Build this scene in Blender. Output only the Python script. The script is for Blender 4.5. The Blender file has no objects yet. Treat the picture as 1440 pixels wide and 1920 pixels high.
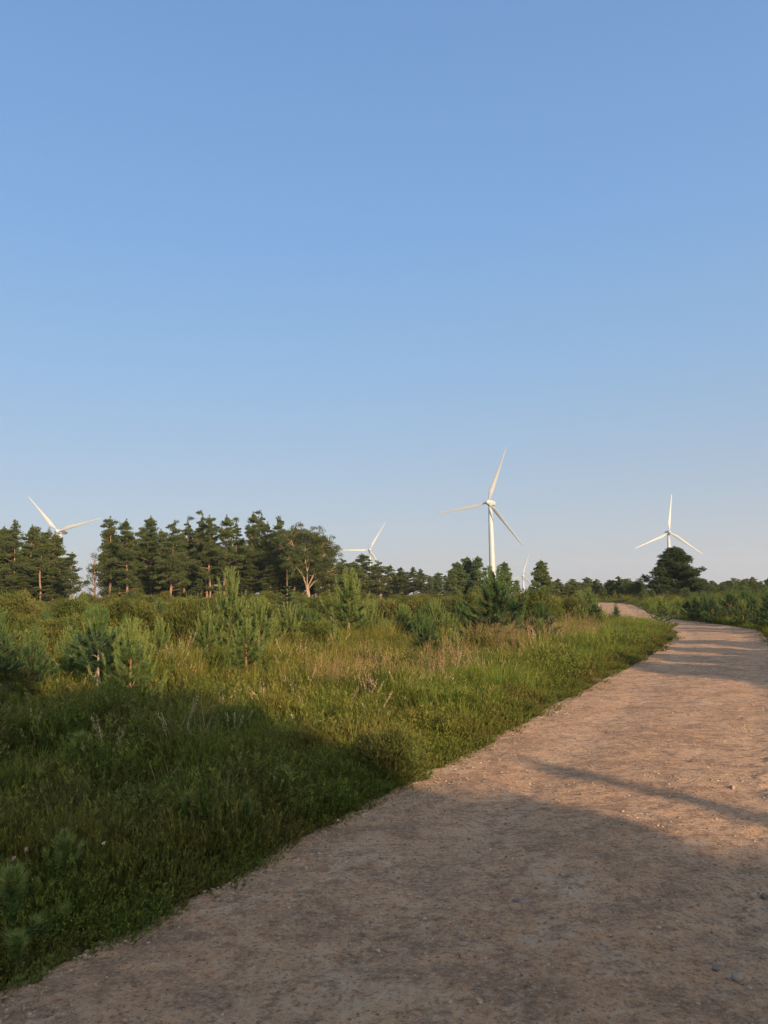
import bpy, math, random
import numpy as np
from math import radians, sin, cos, tan, atan, pi
from mathutils import Matrix, Vector

scene = bpy.context.scene
# ------------------------------------------------------------------ camera, light, exposure
FPX = 1442.0                                   # focal length in pixels of the 1440x1920 photograph
PITCH = atan(158 / FPX); ROLL = radians(1.2); EYE = 1.6
_F = np.array([0, cos(PITCH), sin(PITCH)]); _U0 = np.array([0, -sin(PITCH), cos(PITCH)]); _R0 = np.array([1.0, 0, 0])
_R = _R0 * cos(ROLL) - _U0 * sin(ROLL); _U = _U0 * cos(ROLL) + _R0 * sin(ROLL)
cam_data = bpy.data.cameras.new("camera"); cam = bpy.data.objects.new("camera", cam_data)
scene.collection.objects.link(cam); scene.camera = cam
cam_data.sensor_fit = 'VERTICAL'; cam_data.sensor_height = 24.0; cam_data.lens = FPX / 1920 * 24.0
cam_data.clip_start = 0.05; cam_data.clip_end = 20000
cam.matrix_world = Matrix(((_R[0], _U[0], -_F[0], 0), (_R[1], _U[1], -_F[1], 0), (_R[2], _U[2], -_F[2], EYE), (0, 0, 0, 1)))

SUN_EL = radians(16.0)
SUN_AZ = radians(180 - 31.0)                    # measured clockwise from +Y: behind the camera, to the right
sun_dir = Vector((sin(SUN_AZ) * cos(SUN_EL), cos(SUN_AZ) * cos(SUN_EL), sin(SUN_EL)))
sl = bpy.data.lights.new("sun", 'SUN'); sl.energy = 5.0; sl.angle = radians(0.6); sl.color = (1.0, 0.69, 0.41)
so = bpy.data.objects.new("sun", sl); scene.collection.objects.link(so)
so.rotation_euler = sun_dir.to_track_quat('Z', 'Y').to_euler(); so.location = (30, -60, 40)

world = bpy.data.worlds.new("World"); scene.world = world; world.use_nodes = True
wn, wl = world.node_tree.nodes, world.node_tree.links
bg = wn['Background']; sky = wn.new('ShaderNodeTexSky'); sky.sky_type = 'NISHITA'; sky.sun_disc = False
sky.sun_elevation = SUN_EL; sky.sun_rotation = SUN_AZ
sky.altitude = 0; sky.air_density = 1.0; sky.dust_density = 0.6; sky.ozone_density = 2.5
bg.inputs['Strength'].default_value = 0.12
# hazy summer evening air: the clear-sky model mixed with a paler gradient towards the horizon plus an added warm glow round the low sun that lifts and warms the shade
wtc = wn.new('ShaderNodeTexCoord'); wsx = wn.new('ShaderNodeSeparateXYZ'); wl.new(wtc.outputs['Generated'], wsx.inputs[0])
wr = wn.new('ShaderNodeValToRGB'); wl.new(wsx.outputs['Z'], wr.inputs[0])
_st = [(0.0, (.43, .42, .475)), (.05, (.415, .43, .50)), (.15, (.34, .43, .56)), (.28, (.255, .430, .66)), (.44, (.195, .385, .70)), (.64, (.155, .322, .62)), (1.0, (.26, .38, .52))]
while len(wr.color_ramp.elements) < len(_st): wr.color_ramp.elements.new(.5)
for _e, (_p, _c) in zip(wr.color_ramp.elements, _st): _e.position = _p; _e.color = (*_c, 1)
wsc = wn.new('ShaderNodeVectorMath'); wsc.operation = 'SCALE'; wl.new(wr.outputs[0], wsc.inputs[0]); wsc.inputs['Scale'].default_value = 4.45 * .79
wsk = wn.new('ShaderNodeVectorMath'); wsk.operation = 'SCALE'; wl.new(sky.outputs[0], wsk.inputs[0]); wsk.inputs['Scale'].default_value = .16
wad = wn.new('ShaderNodeVectorMath'); wad.operation = 'ADD'; wl.new(wsc.outputs[0], wad.inputs[0]); wl.new(wsk.outputs[0], wad.inputs[1])
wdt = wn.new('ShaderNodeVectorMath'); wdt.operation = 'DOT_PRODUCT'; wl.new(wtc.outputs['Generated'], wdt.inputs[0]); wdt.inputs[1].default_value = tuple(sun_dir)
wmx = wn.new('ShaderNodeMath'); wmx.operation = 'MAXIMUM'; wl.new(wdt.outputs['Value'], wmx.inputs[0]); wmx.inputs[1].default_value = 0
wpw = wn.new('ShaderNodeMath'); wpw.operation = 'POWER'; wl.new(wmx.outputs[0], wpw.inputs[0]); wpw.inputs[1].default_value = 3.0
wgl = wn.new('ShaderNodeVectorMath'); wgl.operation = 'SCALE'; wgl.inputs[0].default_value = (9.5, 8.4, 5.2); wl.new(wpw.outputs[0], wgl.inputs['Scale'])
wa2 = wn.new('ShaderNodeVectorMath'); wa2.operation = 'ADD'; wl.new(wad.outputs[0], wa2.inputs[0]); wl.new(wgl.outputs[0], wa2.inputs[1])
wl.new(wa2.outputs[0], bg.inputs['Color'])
scene.view_settings.view_transform = 'Standard'; scene.view_settings.look = 'None'
scene.view_settings.gamma = 1; scene.view_settings.use_curve_mapping = False
scene.view_settings.exposure = 1.02
scene.cycles.use_denoising = True; scene.cycles.pixel_filter_type = 'BLACKMAN_HARRIS'; scene.cycles.filter_width = 1.3
scene.cycles.sample_clamp_indirect = 4
scene.cycles.max_bounces = 6; scene.cycles.transparent_max_bounces = 8

# ------------------------------------------------------------------ helpers
rg = np.random.default_rng(7)
def _hash(ix, iy, seed):
    n = (ix.astype(np.int64) * 374761393 + iy.astype(np.int64) * 668265263 + seed * 1442695041) & 0xffffffff
    n = ((n ^ (n >> 13)) * 1274126177) & 0xffffffff
    return ((n ^ (n >> 16)) & 0xffff) / 65535.0
def vnoise(x, y, seed=0):
    x = np.asarray(x, float); y = np.asarray(y, float)
    ix, iy = np.floor(x), np.floor(y); fx, fy = x - ix, y - iy
    fx = fx * fx * (3 - 2 * fx); fy = fy * fy * (3 - 2 * fy)
    a = _hash(ix, iy, seed); b = _hash(ix + 1, iy, seed); c = _hash(ix, iy + 1, seed); d = _hash(ix + 1, iy + 1, seed)
    return (a * (1 - fx) + b * fx) * (1 - fy) + (c * (1 - fx) + d * fx) * fy
def fbm(x, y, octv=4, seed=0):
    s = 0; a = 0.5; f = 1.0
    for k in range(octv):
        s = s + a * vnoise(np.asarray(x) * f, np.asarray(y) * f, seed + k * 17); a *= .5; f *= 2.03
    return s / (1 - .5 ** octv)
def sstep(a, b, x):
    t = np.clip((np.asarray(x, float) - a) / (b - a), 0, 1); return t * t * (3 - 2 * t)

# centre line of the track
PC = np.array([(-13.0, -22), (-6.9, -11), (-2.5, -2.3), (.08, 2.45), (.90, 3.95), (1.95, 6.05), (3.65, 9.35), (5.83, 13.9), (7.75, 18.2), (9.45, 22.3), (11.75, 27.4),
               (13.2, 32), (13.85, 38), (14.2, 44), (15.3, 50), (17.0, 57), (18.3, 64), (18.0, 72), (15.5, 84), (12, 100)], float)
def catmull(P, n=14):
    out = []
    Q = np.vstack([2 * P[0] - P[1], P, 2 * P[-1] - P[-2]])
    for i in range(1, len(Q) - 2):
        for k in range(n):
            t = k / n
            out.append(.5 * (2 * Q[i] + (Q[i + 1] - Q[i - 1]) * t + (2 * Q[i - 1] - 5 * Q[i] + 4 * Q[i + 1] - Q[i + 2]) * t * t + (3 * Q[i] - Q[i - 1] - 3 * Q[i + 1] + Q[i + 2]) * t ** 3))
    out.append(P[-1]); return np.array(out)
PL = catmull(PC); SEG = PL[1:] - PL[:-1]; SL = np.hypot(*SEG.T); SC = np.concatenate([[0], np.cumsum(SL)])
def path_st(x, y):
    """arc length along the track and signed offset (left negative)"""
    x = np.atleast_1d(np.asarray(x, float)).ravel(); y = np.atleast_1d(np.asarray(y, float)).ravel()
    best = np.full(x.shape, 1e9); S = np.zeros_like(x); T = np.zeros_like(x)
    for i in range(len(SEG)):
        dx, dy = SEG[i]; L = SL[i]
        px, py = x - PL[i, 0], y - PL[i, 1]
        u = np.clip((px * dx + py * dy) / (L * L), 0, 1)
        qx, qy = px - u * dx, py - u * dy; d = np.hypot(qx, qy)
        m = d < best
        best[m] = d[m]; S[m] = SC[i] + u[m] * L
        T[m] = np.where((px * dy - py * dx)[m] > 0, d[m], -d[m])
    return S, T
def half_w(S):
    return 1.95 - .55 * sstep(SC[-1] * .28, SC[-1] * .40, S)
def edge_n(S, side):
    return .08 * (fbm(S * 1.1, side * 9.7 + 0 * S, 4, 31) - .5) * 2
def base_h(x, y):
    x = np.asarray(x, float); y = np.asarray(y, float)
    r = .60 * sstep(38, 70, y) + .4 * sstep(70, 130, y)
    far = np.hypot(x, y)
    dip = -30 * np.exp(-(((x - 230) / 110) ** 2 + ((y - 1180) / 160) ** 2))
    return r + dip + (fbm(x * .012, y * .012, 3, 5) - .5) * 3.0 * sstep(140, 500, far)
def H(x, y, ditch=True):
    x = np.asarray(x, float); y = np.asarray(y, float); sh = x.shape
    xf, yf = x.ravel(), y.ravel(); h = base_h(xf, yf)
    near = np.abs(yf) < 130
    off = np.full(xf.shape, 30.0); S = np.zeros_like(xf)
    if near.any():
        s, t = path_st(xf[near], yf[near]); S[near] = s
        off[near] = np.abs(t) - half_w(s); left = t < 0
    und = (fbm(xf * .35, yf * .35, 3, 11) - .5) * .34 + (fbm(xf * 1.5, yf * 1.5, 2, 12) - .5) * .30
    h = h + und * sstep(.2, 2.5, off) + (vnoise(xf * .95, yf * .95, 66) ** 2 - .33) * .42 * sstep(1.5, 4.5, off) * (1 - sstep(40, 80, np.abs(yf))) + .10 * sstep(0, .8, off)
    if ditch: h = h - .09 * (1 - sstep(-.15, .35, off))
    return h.reshape(sh) if sh else float(h[0])
def ray(px, py): return _F + _R * (px - 720) / FPX + _U * (960 - py) / FPX
def at_depth(px, py, d):
    v = ray(px, py); t = d / v[1]; return np.array([0, 0, EYE]) + v * t
def ground(px, py):
    v = ray(px, py); z = 0.0
    for _ in range(12):
        t = (z - EYE) / v[2]; q = v * t; z = H(q[0], q[1])
    return q[0], q[1], z

def link(o): scene.collection.objects.link(o); return o
def tag(o, label=None, cat=None, group=None, kind=None):
    if label: o['label'] = label
    if cat: o['category'] = cat
    if group: o['group'] = group
    if kind: o['kind'] = kind
    return o
def mesh_np(name, v, tris=None, quads=None, attrs=None, smooth=False, mat=None):
    v = np.asarray(v, np.float32); m = bpy.data.meshes.new(name)
    nt = 0 if tris is None else len(tris); nq = 0 if quads is None else len(quads)
    m.vertices.add(len(v)); m.vertices.foreach_set('co', v.ravel())
    m.loops.add(nt * 3 + nq * 4); m.polygons.add(nt + nq)
    idx = np.concatenate(([np.asarray(tris).ravel()] if nt else []) + ([np.asarray(quads).ravel()] if nq else []))
    m.loops.foreach_set('vertex_index', idx.astype(np.int32))
    st = np.concatenate([np.arange(nt) * 3, nt * 3 + np.arange(nq) * 4]).astype(np.int32)
    m.polygons.foreach_set('loop_start', st)
    m.polygons.foreach_set('use_smooth', np.full(nt + nq, smooth))
    if attrs:
        for k, a in attrs.items():
            at = m.attributes.new(k, 'FLOAT', 'POINT'); at.data.foreach_set('value', np.asarray(a, np.float32))
    m.update(calc_edges=True); m.validate()
    if mat: m.materials.append(mat)
    return m
def obj(name, mesh, parent=None):
    o = bpy.data.objects.new(name, mesh); link(o)
    if parent is not None: o.parent = parent
    return o
class Acc:
    def __init__(s): s.v = []; s.t = []; s.r = []; s.p = []; s.n = 0
    def add(s, v, t, rnd=None, tip=None):
        v = np.asarray(v, float); t = np.asarray(t)
        s.v.append(v); s.t.append(t + s.n); s.n += len(v)
        s.r.append(np.full(len(v), .5) if rnd is None else np.broadcast_to(rnd, (len(v),)))
        s.p.append(np.zeros(len(v)) if tip is None else np.broadcast_to(tip, (len(v),)))
    def mesh(s, name, mat, smooth=False):
        return mesh_np(name, np.vstack(s.v), tris=np.vstack(s.t), attrs={'rnd': np.concatenate(s.r), 'tip': np.concatenate(s.p)}, smooth=smooth, mat=mat)
def unit(a): return a / np.maximum(np.linalg.norm(a, axis=-1, keepdims=True), 1e-9)
def tube(acc, pts, rad, n=6, rnd=.5):
    pts = np.asarray(pts, float); rad = np.asarray(rad, float); k = len(pts)
    d = unit(np.gradient(pts, axis=0)); a = np.where(np.abs(d[:, 2:3]) < .9, [[0, 0, 1.]], [[1., 0, 0]])
    u = unit(np.cross(a, d)); w = np.cross(d, u)
    ang = np.arange(n) * 2 * pi / n
    v = pts[:, None] + rad[:, None, None] * (u[:, None] * np.cos(ang)[None, :, None] + w[:, None] * np.sin(ang)[None, :, None])
    v = v.reshape(-1, 3); t = []
    for i in range(k - 1):
        for j in range(n):
            a0 = i * n + j; b0 = i * n + (j + 1) % n; t += [(a0, b0, b0 + n), (a0, b0 + n, a0 + n)]
    for j in range(1, n - 1): t.append(((k - 1) * n, (k - 1) * n + j, (k - 1) * n + j + 1)); t.append((0, j + 1, j))
    acc.add(v, t, rnd)
def needles(acc, P, D, L, W, rng, rnd=None, tip=(0, 1)):
    """one thin triangle per needle"""
    n = len(P); L = np.broadcast_to(L, (n,)); W = np.broadcast_to(W, (n,))
    S = unit(np.cross(D, rng.normal(size=(n, 3)))) * (W / 2)[:, None]
    v = np.stack([P - S, P + S, P + D * L[:, None]], 1).reshape(-1, 3)
    r = rng.random(n) if rnd is None else np.broadcast_to(rnd, (n,))
    acc.add(v, np.arange(n * 3).reshape(-1, 3), np.repeat(r, 3), np.tile([tip[0], tip[0], tip[1]], n))

# ------------------------------------------------------------------ materials
def nmat(name):
    m = bpy.data.materials.new(name); m.use_nodes = True; nt = m.node_tree
    return m, nt.nodes, nt.links, nt.nodes['Principled BSDF'], nt.nodes['Material Output']
def mixc(N, L, fac, a, b, mode='MIX'):
    n = N.new('ShaderNodeMix'); n.data_type = 'RGBA'; n.blend_type = mode
    for sock, val in ((n.inputs[0], fac), (n.inputs[6], a), (n.inputs[7], b)):
        if hasattr(val, 'is_linked'): L.new(val, sock)
        elif isinstance(val, (int, float)): sock.default_value = val
        else: sock.default_value = (*val, 1)
    return n.outputs[2]
def noise(N, L, scale, detail=4, rough=.55, vec=None):
    n = N.new('ShaderNodeTexNoise'); n.inputs['Scale'].default_value = scale; n.inputs['Detail'].default_value = detail
    n.inputs['Roughness'].default_value = rough
    if vec is not None: L.new(vec, n.inputs['Vector'])
    return n.outputs['Fac']
def ramp(N, L, fac, stops):
    r = N.new('ShaderNodeValToRGB'); L.new(fac, r.inputs[0]); e = r.color_ramp.elements
    while len(e) < len(stops): e.new(.5)
    for k, (p, c) in enumerate(stops):
        e[k].position = p; e[k].color = (*c, 1) if isinstance(c, tuple) else (c, c, c, 1)
    return r.outputs[0]
def mrange(N, L, f, a, b, c=0., d=1.):
    n = N.new('ShaderNodeMapRange'); L.new(f, n.inputs[0])
    for i, q in enumerate((a, b, c, d)): n.inputs[i + 1].default_value = q
    return n.outputs[0]
def leaf_mat(name, c1, c2, c3=None, tipc=None, tipf=.6, transl=.3, nscale=.5, rough=.6, vary=.45):
    m, N, L, P, O = nmat(name)
    geo = N.new('ShaderNodeNewGeometry'); oi = N.new('ShaderNodeObjectInfo')
    col = mixc(N, L, oi.outputs['Random'], c1, c2)
    if c3 is not None:
        col = mixc(N, L, mrange(N, L, noise(N, L, nscale, 3, .5, geo.outputs['Position']), .42, .62), col, c3)
    a = N.new('ShaderNodeAttribute'); a.attribute_name = 'tip'
    if tipc is not None:
        mm = N.new('ShaderNodeMath'); mm.operation = 'MULTIPLY'; L.new(a.outputs['Fac'], mm.inputs[0]); mm.inputs[1].default_value = tipf
        col = mixc(N, L, mm.outputs[0], col, tipc)
    b = N.new('ShaderNodeAttribute'); b.attribute_name = 'rnd'
    hv = N.new('ShaderNodeHueSaturation'); L.new(col, hv.inputs['Color'])
    L.new(mrange(N, L, b.outputs['Fac'], 0, 1, 1 - vary, 1 + vary), hv.inputs['Value'])
    L.new(mrange(N, L, b.outputs['Fac'], 0, 1, .515, .485), hv.inputs['Hue'])
    L.new(hv.outputs[0], P.inputs['Base Color']); P.inputs['Roughness'].default_value = rough
    P.inputs['Specular IOR Level'].default_value = .25
    tr = N.new('ShaderNodeBsdfTranslucent'); L.new(hv.outputs[0], tr.inputs['Color'])
    mx = N.new('ShaderNodeMixShader'); mx.inputs[0].default_value = transl
    L.new(P.outputs[0], mx.inputs[1]); L.new(tr.outputs[0], mx.inputs[2]); L.new(mx.outputs[0], O.inputs['Surface'])
    return m
def bark_mat(name, c1, c2, scale=6):
    m, N, L, P, O = nmat(name)
    tc = N.new('ShaderNodeTexCoord'); mp = N.new('ShaderNodeMapping'); mp.inputs['Scale'].default_value = (1, 1, .25)
    L.new(tc.outputs['Object'], mp.inputs['Vector'])
    f = noise(N, L, scale, 5, .6, mp.outputs[0])
    L.new(ramp(N, L, f, [(.35, c1), (.65, c2)]), P.inputs['Base Color']); P.inputs['Roughness'].default_value = .85
    bp = N.new('ShaderNodeBump'); bp.inputs['Strength'].default_value = .6; bp.inputs['Distance'].default_value = .02
    L.new(f, bp.inputs['Height']); L.new(bp.outputs[0], P.inputs['Normal'])
    return m

M_CROWN = leaf_mat('pine_needles', (.042, .068, .020), (.068, .092, .025), (.050, .078, .028), tipc=(.12, .14, .042), tipf=.45, transl=.22, nscale=.25)
M_CROWN_D = leaf_mat('dark_needles', (.046, .074, .030), (.060, .092, .036), transl=.3)
M_CROWN_FAR = leaf_mat('young_forest_needles', (.070, .105, .038), (.105, .135, .048), (.062, .105, .050), tipc=(.16, .19, .07), tipf=.4, transl=.22, nscale=.08)
M_YOUNG = leaf_mat('young_pine_needles', (.058, .120, .036), (.085, .140, .040), tipc=(.15, .20, .055), tipf=.5, transl=.3)
M_YOUNG_B = leaf_mat('blue_pine_needles', (.034, .080, .036), (.045, .092, .042), tipc=(.08, .13, .055), tipf=.5, transl=.3)
M_SHOOT = leaf_mat('new_shoot_needles', (.13, .19, .05), (.16, .21, .055), tipc=(.24, .28, .09), tipf=.6, transl=.35)
M_GORSE = leaf_mat('gorse_spines', (.010, .034, .007), (.040, .066, .012), (.046, .040, .013), tipc=(.17, .19, .034), tipf=.55, vary=.75, transl=.25, nscale=.35)
M_BARK = bark_mat('pine_bark', (.11, .065, .042), (.25, .15, .10))
M_BARK_G = bark_mat('grey_bark', (.14, .11, .085), (.30, .24, .18), 12)
M_BARK_P = bark_mat('pale_bark', (.15, .10, .065), (.30, .21, .145))
M_TWIG = bark_mat('brown_twig', (.13, .065, .035), (.22, .12, .07), 20)
M_HEATHER = leaf_mat('heather_leaves', (.024, .056, .009), (.060, .092, .013), (.074, .056, .018), tipc=(.15, .16, .024), tipf=.6, transl=.25, nscale=1.3)
M_GRASS = leaf_mat('green_grass_blades', (.062, .135, .013), (.105, .178, .018), (.125, .145, .022), tipc=(.20, .225, .036), tipf=.45, transl=.4, nscale=.9)
M_SEDGE = leaf_mat('blue_green_sedge', (.036, .080, .018), (.055, .10, .024), tipc=(.09, .13, .035), tipf=.5, transl=.35)
M_MOOR = leaf_mat('moor_grass_blades', (.068, .115, .014), (.120, .155, .020), (.145, .125, .024), tipc=(.28, .235, .045), tipf=.55, transl=.4, nscale=.7)
M_SEED = leaf_mat('seed_heads', (.20, .12, .06), (.30, .21, .11), (.20, .15, .07), tipc=(.38, .26, .14), tipf=.4, transl=.4, nscale=.6)
M_DRY = leaf_mat('dry_grass_blades', (.26, .19, .12), (.40, .31, .19), transl=.3)
M_FLOWER = leaf_mat('pale_petals', (.55, .42, .46), (.62, .55, .50), transl=.3)
M_BUD = leaf_mat('pink_buds', (.42, .20, .24), (.5, .3, .28), transl=.3)

# turbine paint
def white_mat():
    m, N, L, P, O = nmat('turbine_paint')
    tc = N.new('ShaderNodeTexCoord'); f = noise(N, L, .25, 4, .6, tc.outputs['Object'])
    L.new(ramp(N, L, f, [(.3, (.30, .325, .34)), (.7, (.35, .375, .39))]), P.inputs['Base Color']); P.inputs['Roughness'].default_value = .45
    return m
M_WHITE = white_mat()
def stone_mat(name, c1, c2):
    m, N, L, P, O = nmat(name)
    tc = N.new('ShaderNodeTexCoord'); oi = N.new('ShaderNodeObjectInfo')
    f = noise(N, L, 30, 5, .6, tc.outputs['Object'])
    c = mixc(N, L, oi.outputs['Random'], c1, c2)
    c = mixc(N, L, ramp(N, L, f, [(.3, .75), (.7, 1.)]), (.06, .05, .045), c)
    L.new(c, P.inputs['Base Color']); P.inputs['Roughness'].default_value = .8
    return m
M_GRAVEL = stone_mat('gravel_stone', (.13, .095, .072), (.33, .25, .19))
M_STONE_P = stone_mat('pale_stone', (.44, .36, .28), (.5, .42, .33))
M_STONE_D = stone_mat('dark_stone', (.085, .08, .08), (.13, .115, .11))
M_STONE_G = stone_mat('grey_stone', (.17, .14, .12), (.24, .195, .165))

def track_mat():
    m, N, L, P, O = nmat('track_surface')
    geo = N.new('ShaderNodeNewGeometry'); pos = geo.outputs['Position']
    big = noise(N, L, .55, 4, .55, pos); mid = noise(N, L, 4.5, 5, .65, pos); fine = noise(N, L, 38, 6, .72, pos); grit = noise(N, L, 140, 3, .7, pos)
    patch = noise(N, L, 1.7, 6, .68, pos); smear = noise(N, L, 11, 6, .7, pos)
    c = mixc(N, L, mrange(N, L, big, .38, .62), (.385, .222, .130), (.435, .270, .166))
    c = mixc(N, L, mrange(N, L, patch, .50, .60, 0, .85), c, (.25, .152, .098))
    c = mixc(N, L, mrange(N, L, patch, .46, .36, 0, .55), c, (.48, .36, .265))
    wa = N.new('ShaderNodeAttribute'); wa.attribute_name = 'wear'
    c = mixc(N, L, mrange(N, L, wa.outputs['Fac'], 0, 1, 0, .55), c, (.44, .290, .190))
    c = mixc(N, L, mrange(N, L, mid, .50, .62, 0, .75), c, (.23, .14, .09))
    c = mixc(N, L, mrange(N, L, smear, .52, .64, 0, .65), c, (.145, .092, .062))
    c = mixc(N, L, mrange(N, L, smear, .46, .36, 0, .6), c, (.43, .335, .245))
    c = mixc(N, L, mrange(N, L, fine, .53, .66, 0, .85), c, (.095, .062, .042))
    c = mixc(N, L, mrange(N, L, fine, .46, .34, 0, .6), c, (.47, .37, .27))
    c = mixc(N, L, mrange(N, L, grit, .58, .72, 0, .4), c, (.46, .38, .30))
    c = mixc(N, L, mrange(N, L, grit, .42, .32, 0, .6), c, (.07, .048, .036))
    vo = N.new('ShaderNodeTexVoronoi'); vo.inputs['Scale'].default_value = 42; L.new(pos, vo.inputs['Vector'])
    sz = N.new('ShaderNodeSeparateColor'); L.new(vo.outputs['Color'], sz.inputs[0])
    isst = N.new('ShaderNodeMath'); isst.operation = 'GREATER_THAN'; L.new(sz.outputs[0], isst.inputs[0]); isst.inputs[1].default_value = .86
    dd = mrange(N, L, vo.outputs['Distance'], .25, .45, .8, 0)
    mu = N.new('ShaderNodeMath'); mu.operation = 'MULTIPLY'; L.new(isst.outputs[0], mu.inputs[0]); L.new(dd, mu.inputs[1])
    stc = mixc(N, L, sz.outputs[1], (.15, .12, .10), (.36, .29, .23))
    c = mixc(N, L, mu.outputs[0], c, stc)
    L.new(c, P.inputs['Base Color']); P.inputs['Roughness'].default_value = .92; P.inputs['Specular IOR Level'].default_value = .2
    b1 = N.new('ShaderNodeBump'); b1.inputs['Strength'].default_value = .9; b1.inputs['Distance'].default_value = .022; L.new(fine, b1.inputs['Height'])
    b2 = N.new('ShaderNodeBump'); b2.inputs['Strength'].default_value = .9; b2.inputs['Distance'].default_value = .007; L.new(grit, b2.inputs['Height']); L.new(b1.outputs[0], b2.inputs['Normal'])
    b3 = N.new('ShaderNodeBump'); b3.inputs['Strength'].default_value = .7; b3.inputs['Distance'].default_value = .006; L.new(mu.outputs[0], b3.inputs['Height']); L.new(b2.outputs[0], b3.inputs['Normal'])
    L.new(b3.outputs[0], P.inputs['Normal'])
    return m
def soil_mat():
    m, N, L, P, O = nmat('moor_soil')
    geo = N.new('ShaderNodeNewGeometry'); pos = geo.outputs['Position']
    f = noise(N, L, 3, 6, .7, pos); g = noise(N, L, 45, 5, .7, pos); h = noise(N, L, .08, 4, .6, pos)
    c = mixc(N, L, mrange(N, L, f, .4, .6), (.045, .040, .016), (.075, .062, .024))
    c = mixc(N, L, mrange(N, L, g, .55, .7), c, (.12, .085, .045))
    c = mixc(N, L, mrange(N, L, h, .4, .6), c, (.055, .070, .022))
    at = N.new('ShaderNodeAttribute'); at.attribute_name = 'edge'
    ec = mixc(N, L, mrange(N, L, g, .4, .62), (.30, .205, .15), (.16, .10, .07))
    c = mixc(N, L, at.outputs['Fac'], c, ec)
    L.new(c, P.inputs['Base Color']); P.inputs['Roughness'].default_value = .95; P.inputs['Specular IOR Level'].default_value = .1
    b = N.new('ShaderNodeBump'); b.inputs['Strength'].default_value = .8; b.inputs['Distance'].default_value = .03; L.new(g, b.inputs['Height']); L.new(b.outputs[0], P.inputs['Normal'])
    return m

# ------------------------------------------------------------------ ground and track
def build_ground():
    r = [0.0]; q = .35
    while q < 3600:
        r.append(q); q += max(.07, q * .022)
    r = np.array(r)
    a = np.concatenate([np.arange(-50, 50, .4), np.arange(50, 310, 3.0)]) * pi / 180
    na = len(a)
    X = r[1:, None] * np.sin(a)[None]; Y = r[1:, None] * np.cos(a)[None]
    Z = H(X, Y)
    V = np.stack([X, Y, Z], -1).reshape(-1, 3); V = np.vstack([V, [0, 0, H(0., 0.)]])
    i = np.arange(len(r) - 2)[:, None] * na; j = np.arange(na)[None]; j2 = (j + 1) % na
    Q = np.stack([i + j, i + na + j, i + na + j2, i + j2], -1).reshape(-1, 4)
    T = np.stack([np.full(na, len(V) - 1), np.arange(na), (np.arange(na) + 1) % na], -1)
    e = np.zeros(len(V)); nr = np.abs(V[:, 1]) < 110
    s, t = path_st(V[nr, 0], V[nr, 1]); e[nr] = 1 - sstep(-.05, .35, np.abs(t) - half_w(s) + .25 * (fbm(V[nr, 0] * 2, V[nr, 1] * 2, 3, 77) - .5))
    me = mesh_np('ground', V, tris=T, quads=Q, attrs={'edge': e}, smooth=True, mat=soil_mat())
    o = obj('ground', me); o['kind'] = 'structure'; o['label'] = 'heath ground under the heather and grass'
def build_track():
    rows = []; s = 0.0
    while s < SC[-1] - .5:
        k = np.searchsorted(SC, s) - 1; k = max(k, 0); f = (s - SC[k]) / SL[k]
        p = PL[k] + SEG[k] * f; rows.append((s, p[0], p[1]))
        d = math.hypot(p[0], p[1]); s += max(.022, d * .0042) if p[1] > 1 else .25
    rows = np.array(rows); P = rows[:, 1:]; D = unit(np.gradient(P, axis=0)); Nn = np.stack([D[:, 1], -D[:, 0]], 1)
    nt = 190; u = np.linspace(-1, 1, nt)
    T = (half_w(rows[:, 0]) + .75)[:, None] * u[None]; S = np.repeat(rows[:, :1], nt, 1)
    X = P[:, :1] + Nn[:, :1] * T; Y = P[:, 1:] + Nn[:, 1:] * T
    hw = half_w(S); en = np.where(T < 0, edge_n(S, -1), edge_n(S, 1)) + .05 * (fbm(X * 6, Y * 6, 3, 55) - .5) * 2
    off = np.abs(T) - hw - en
    Z = base_h(X, Y) + .012
    Z = Z + (fbm(X * .8, Y * .8, 3, 41) - .5) * .045 + (fbm(X * 5, Y * 5, 3, 42) - .5) * .022 + (fbm(X * 19, Y * 19, 3, 43) - .5) * .013
    for c, w in ((-.95, .32), (.75, .32)): Z = Z - .022 * np.exp(-((T - c - .1 * np.sin(S * .3)) / w) ** 2)
    rough = np.exp(-((T - 1.25 - .15 * np.sin(S * .7)) / .38) ** 2) * sstep(1, 4, Y)
    Z = Z + rough * (.07 * (fbm(X * 3.1, Y * 3.1, 4, 44) - .38) + .11 * np.maximum(0, fbm(X * 13, Y * 13, 3, 45) - .52))
    Z = Z - .16 * sstep(-.04, .35, off) - .6 * sstep(.22, .7, off)
    V = np.stack([X, Y, Z], -1).reshape(-1, 3); n = len(rows)
    i = np.arange(n - 1)[:, None] * nt; j = np.arange(nt - 1)[None]
    Q = np.stack([i + j, i + j + 1, i + nt + j + 1, i + nt + j], -1).reshape(-1, 4)
    wear = np.clip(np.exp(-((T + .95 - .1 * np.sin(S * .3)) / .30) ** 2) + np.exp(-((T - .75 - .1 * np.sin(S * .3)) / .28) ** 2), 0, 1) * (.35 + .65 * sstep(.3, .6, fbm(S * .8, T * 1.5, 3, 88)))
    o = obj('dirt_path', mesh_np('dirt_path', V, quads=Q, attrs={'wear': wear.ravel()}, smooth=True, mat=track_mat()))
    o['kind'] = 'structure'; o['label'] = 'stony pinkish brown track curving away to the right'
build_ground(); build_track()

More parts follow.
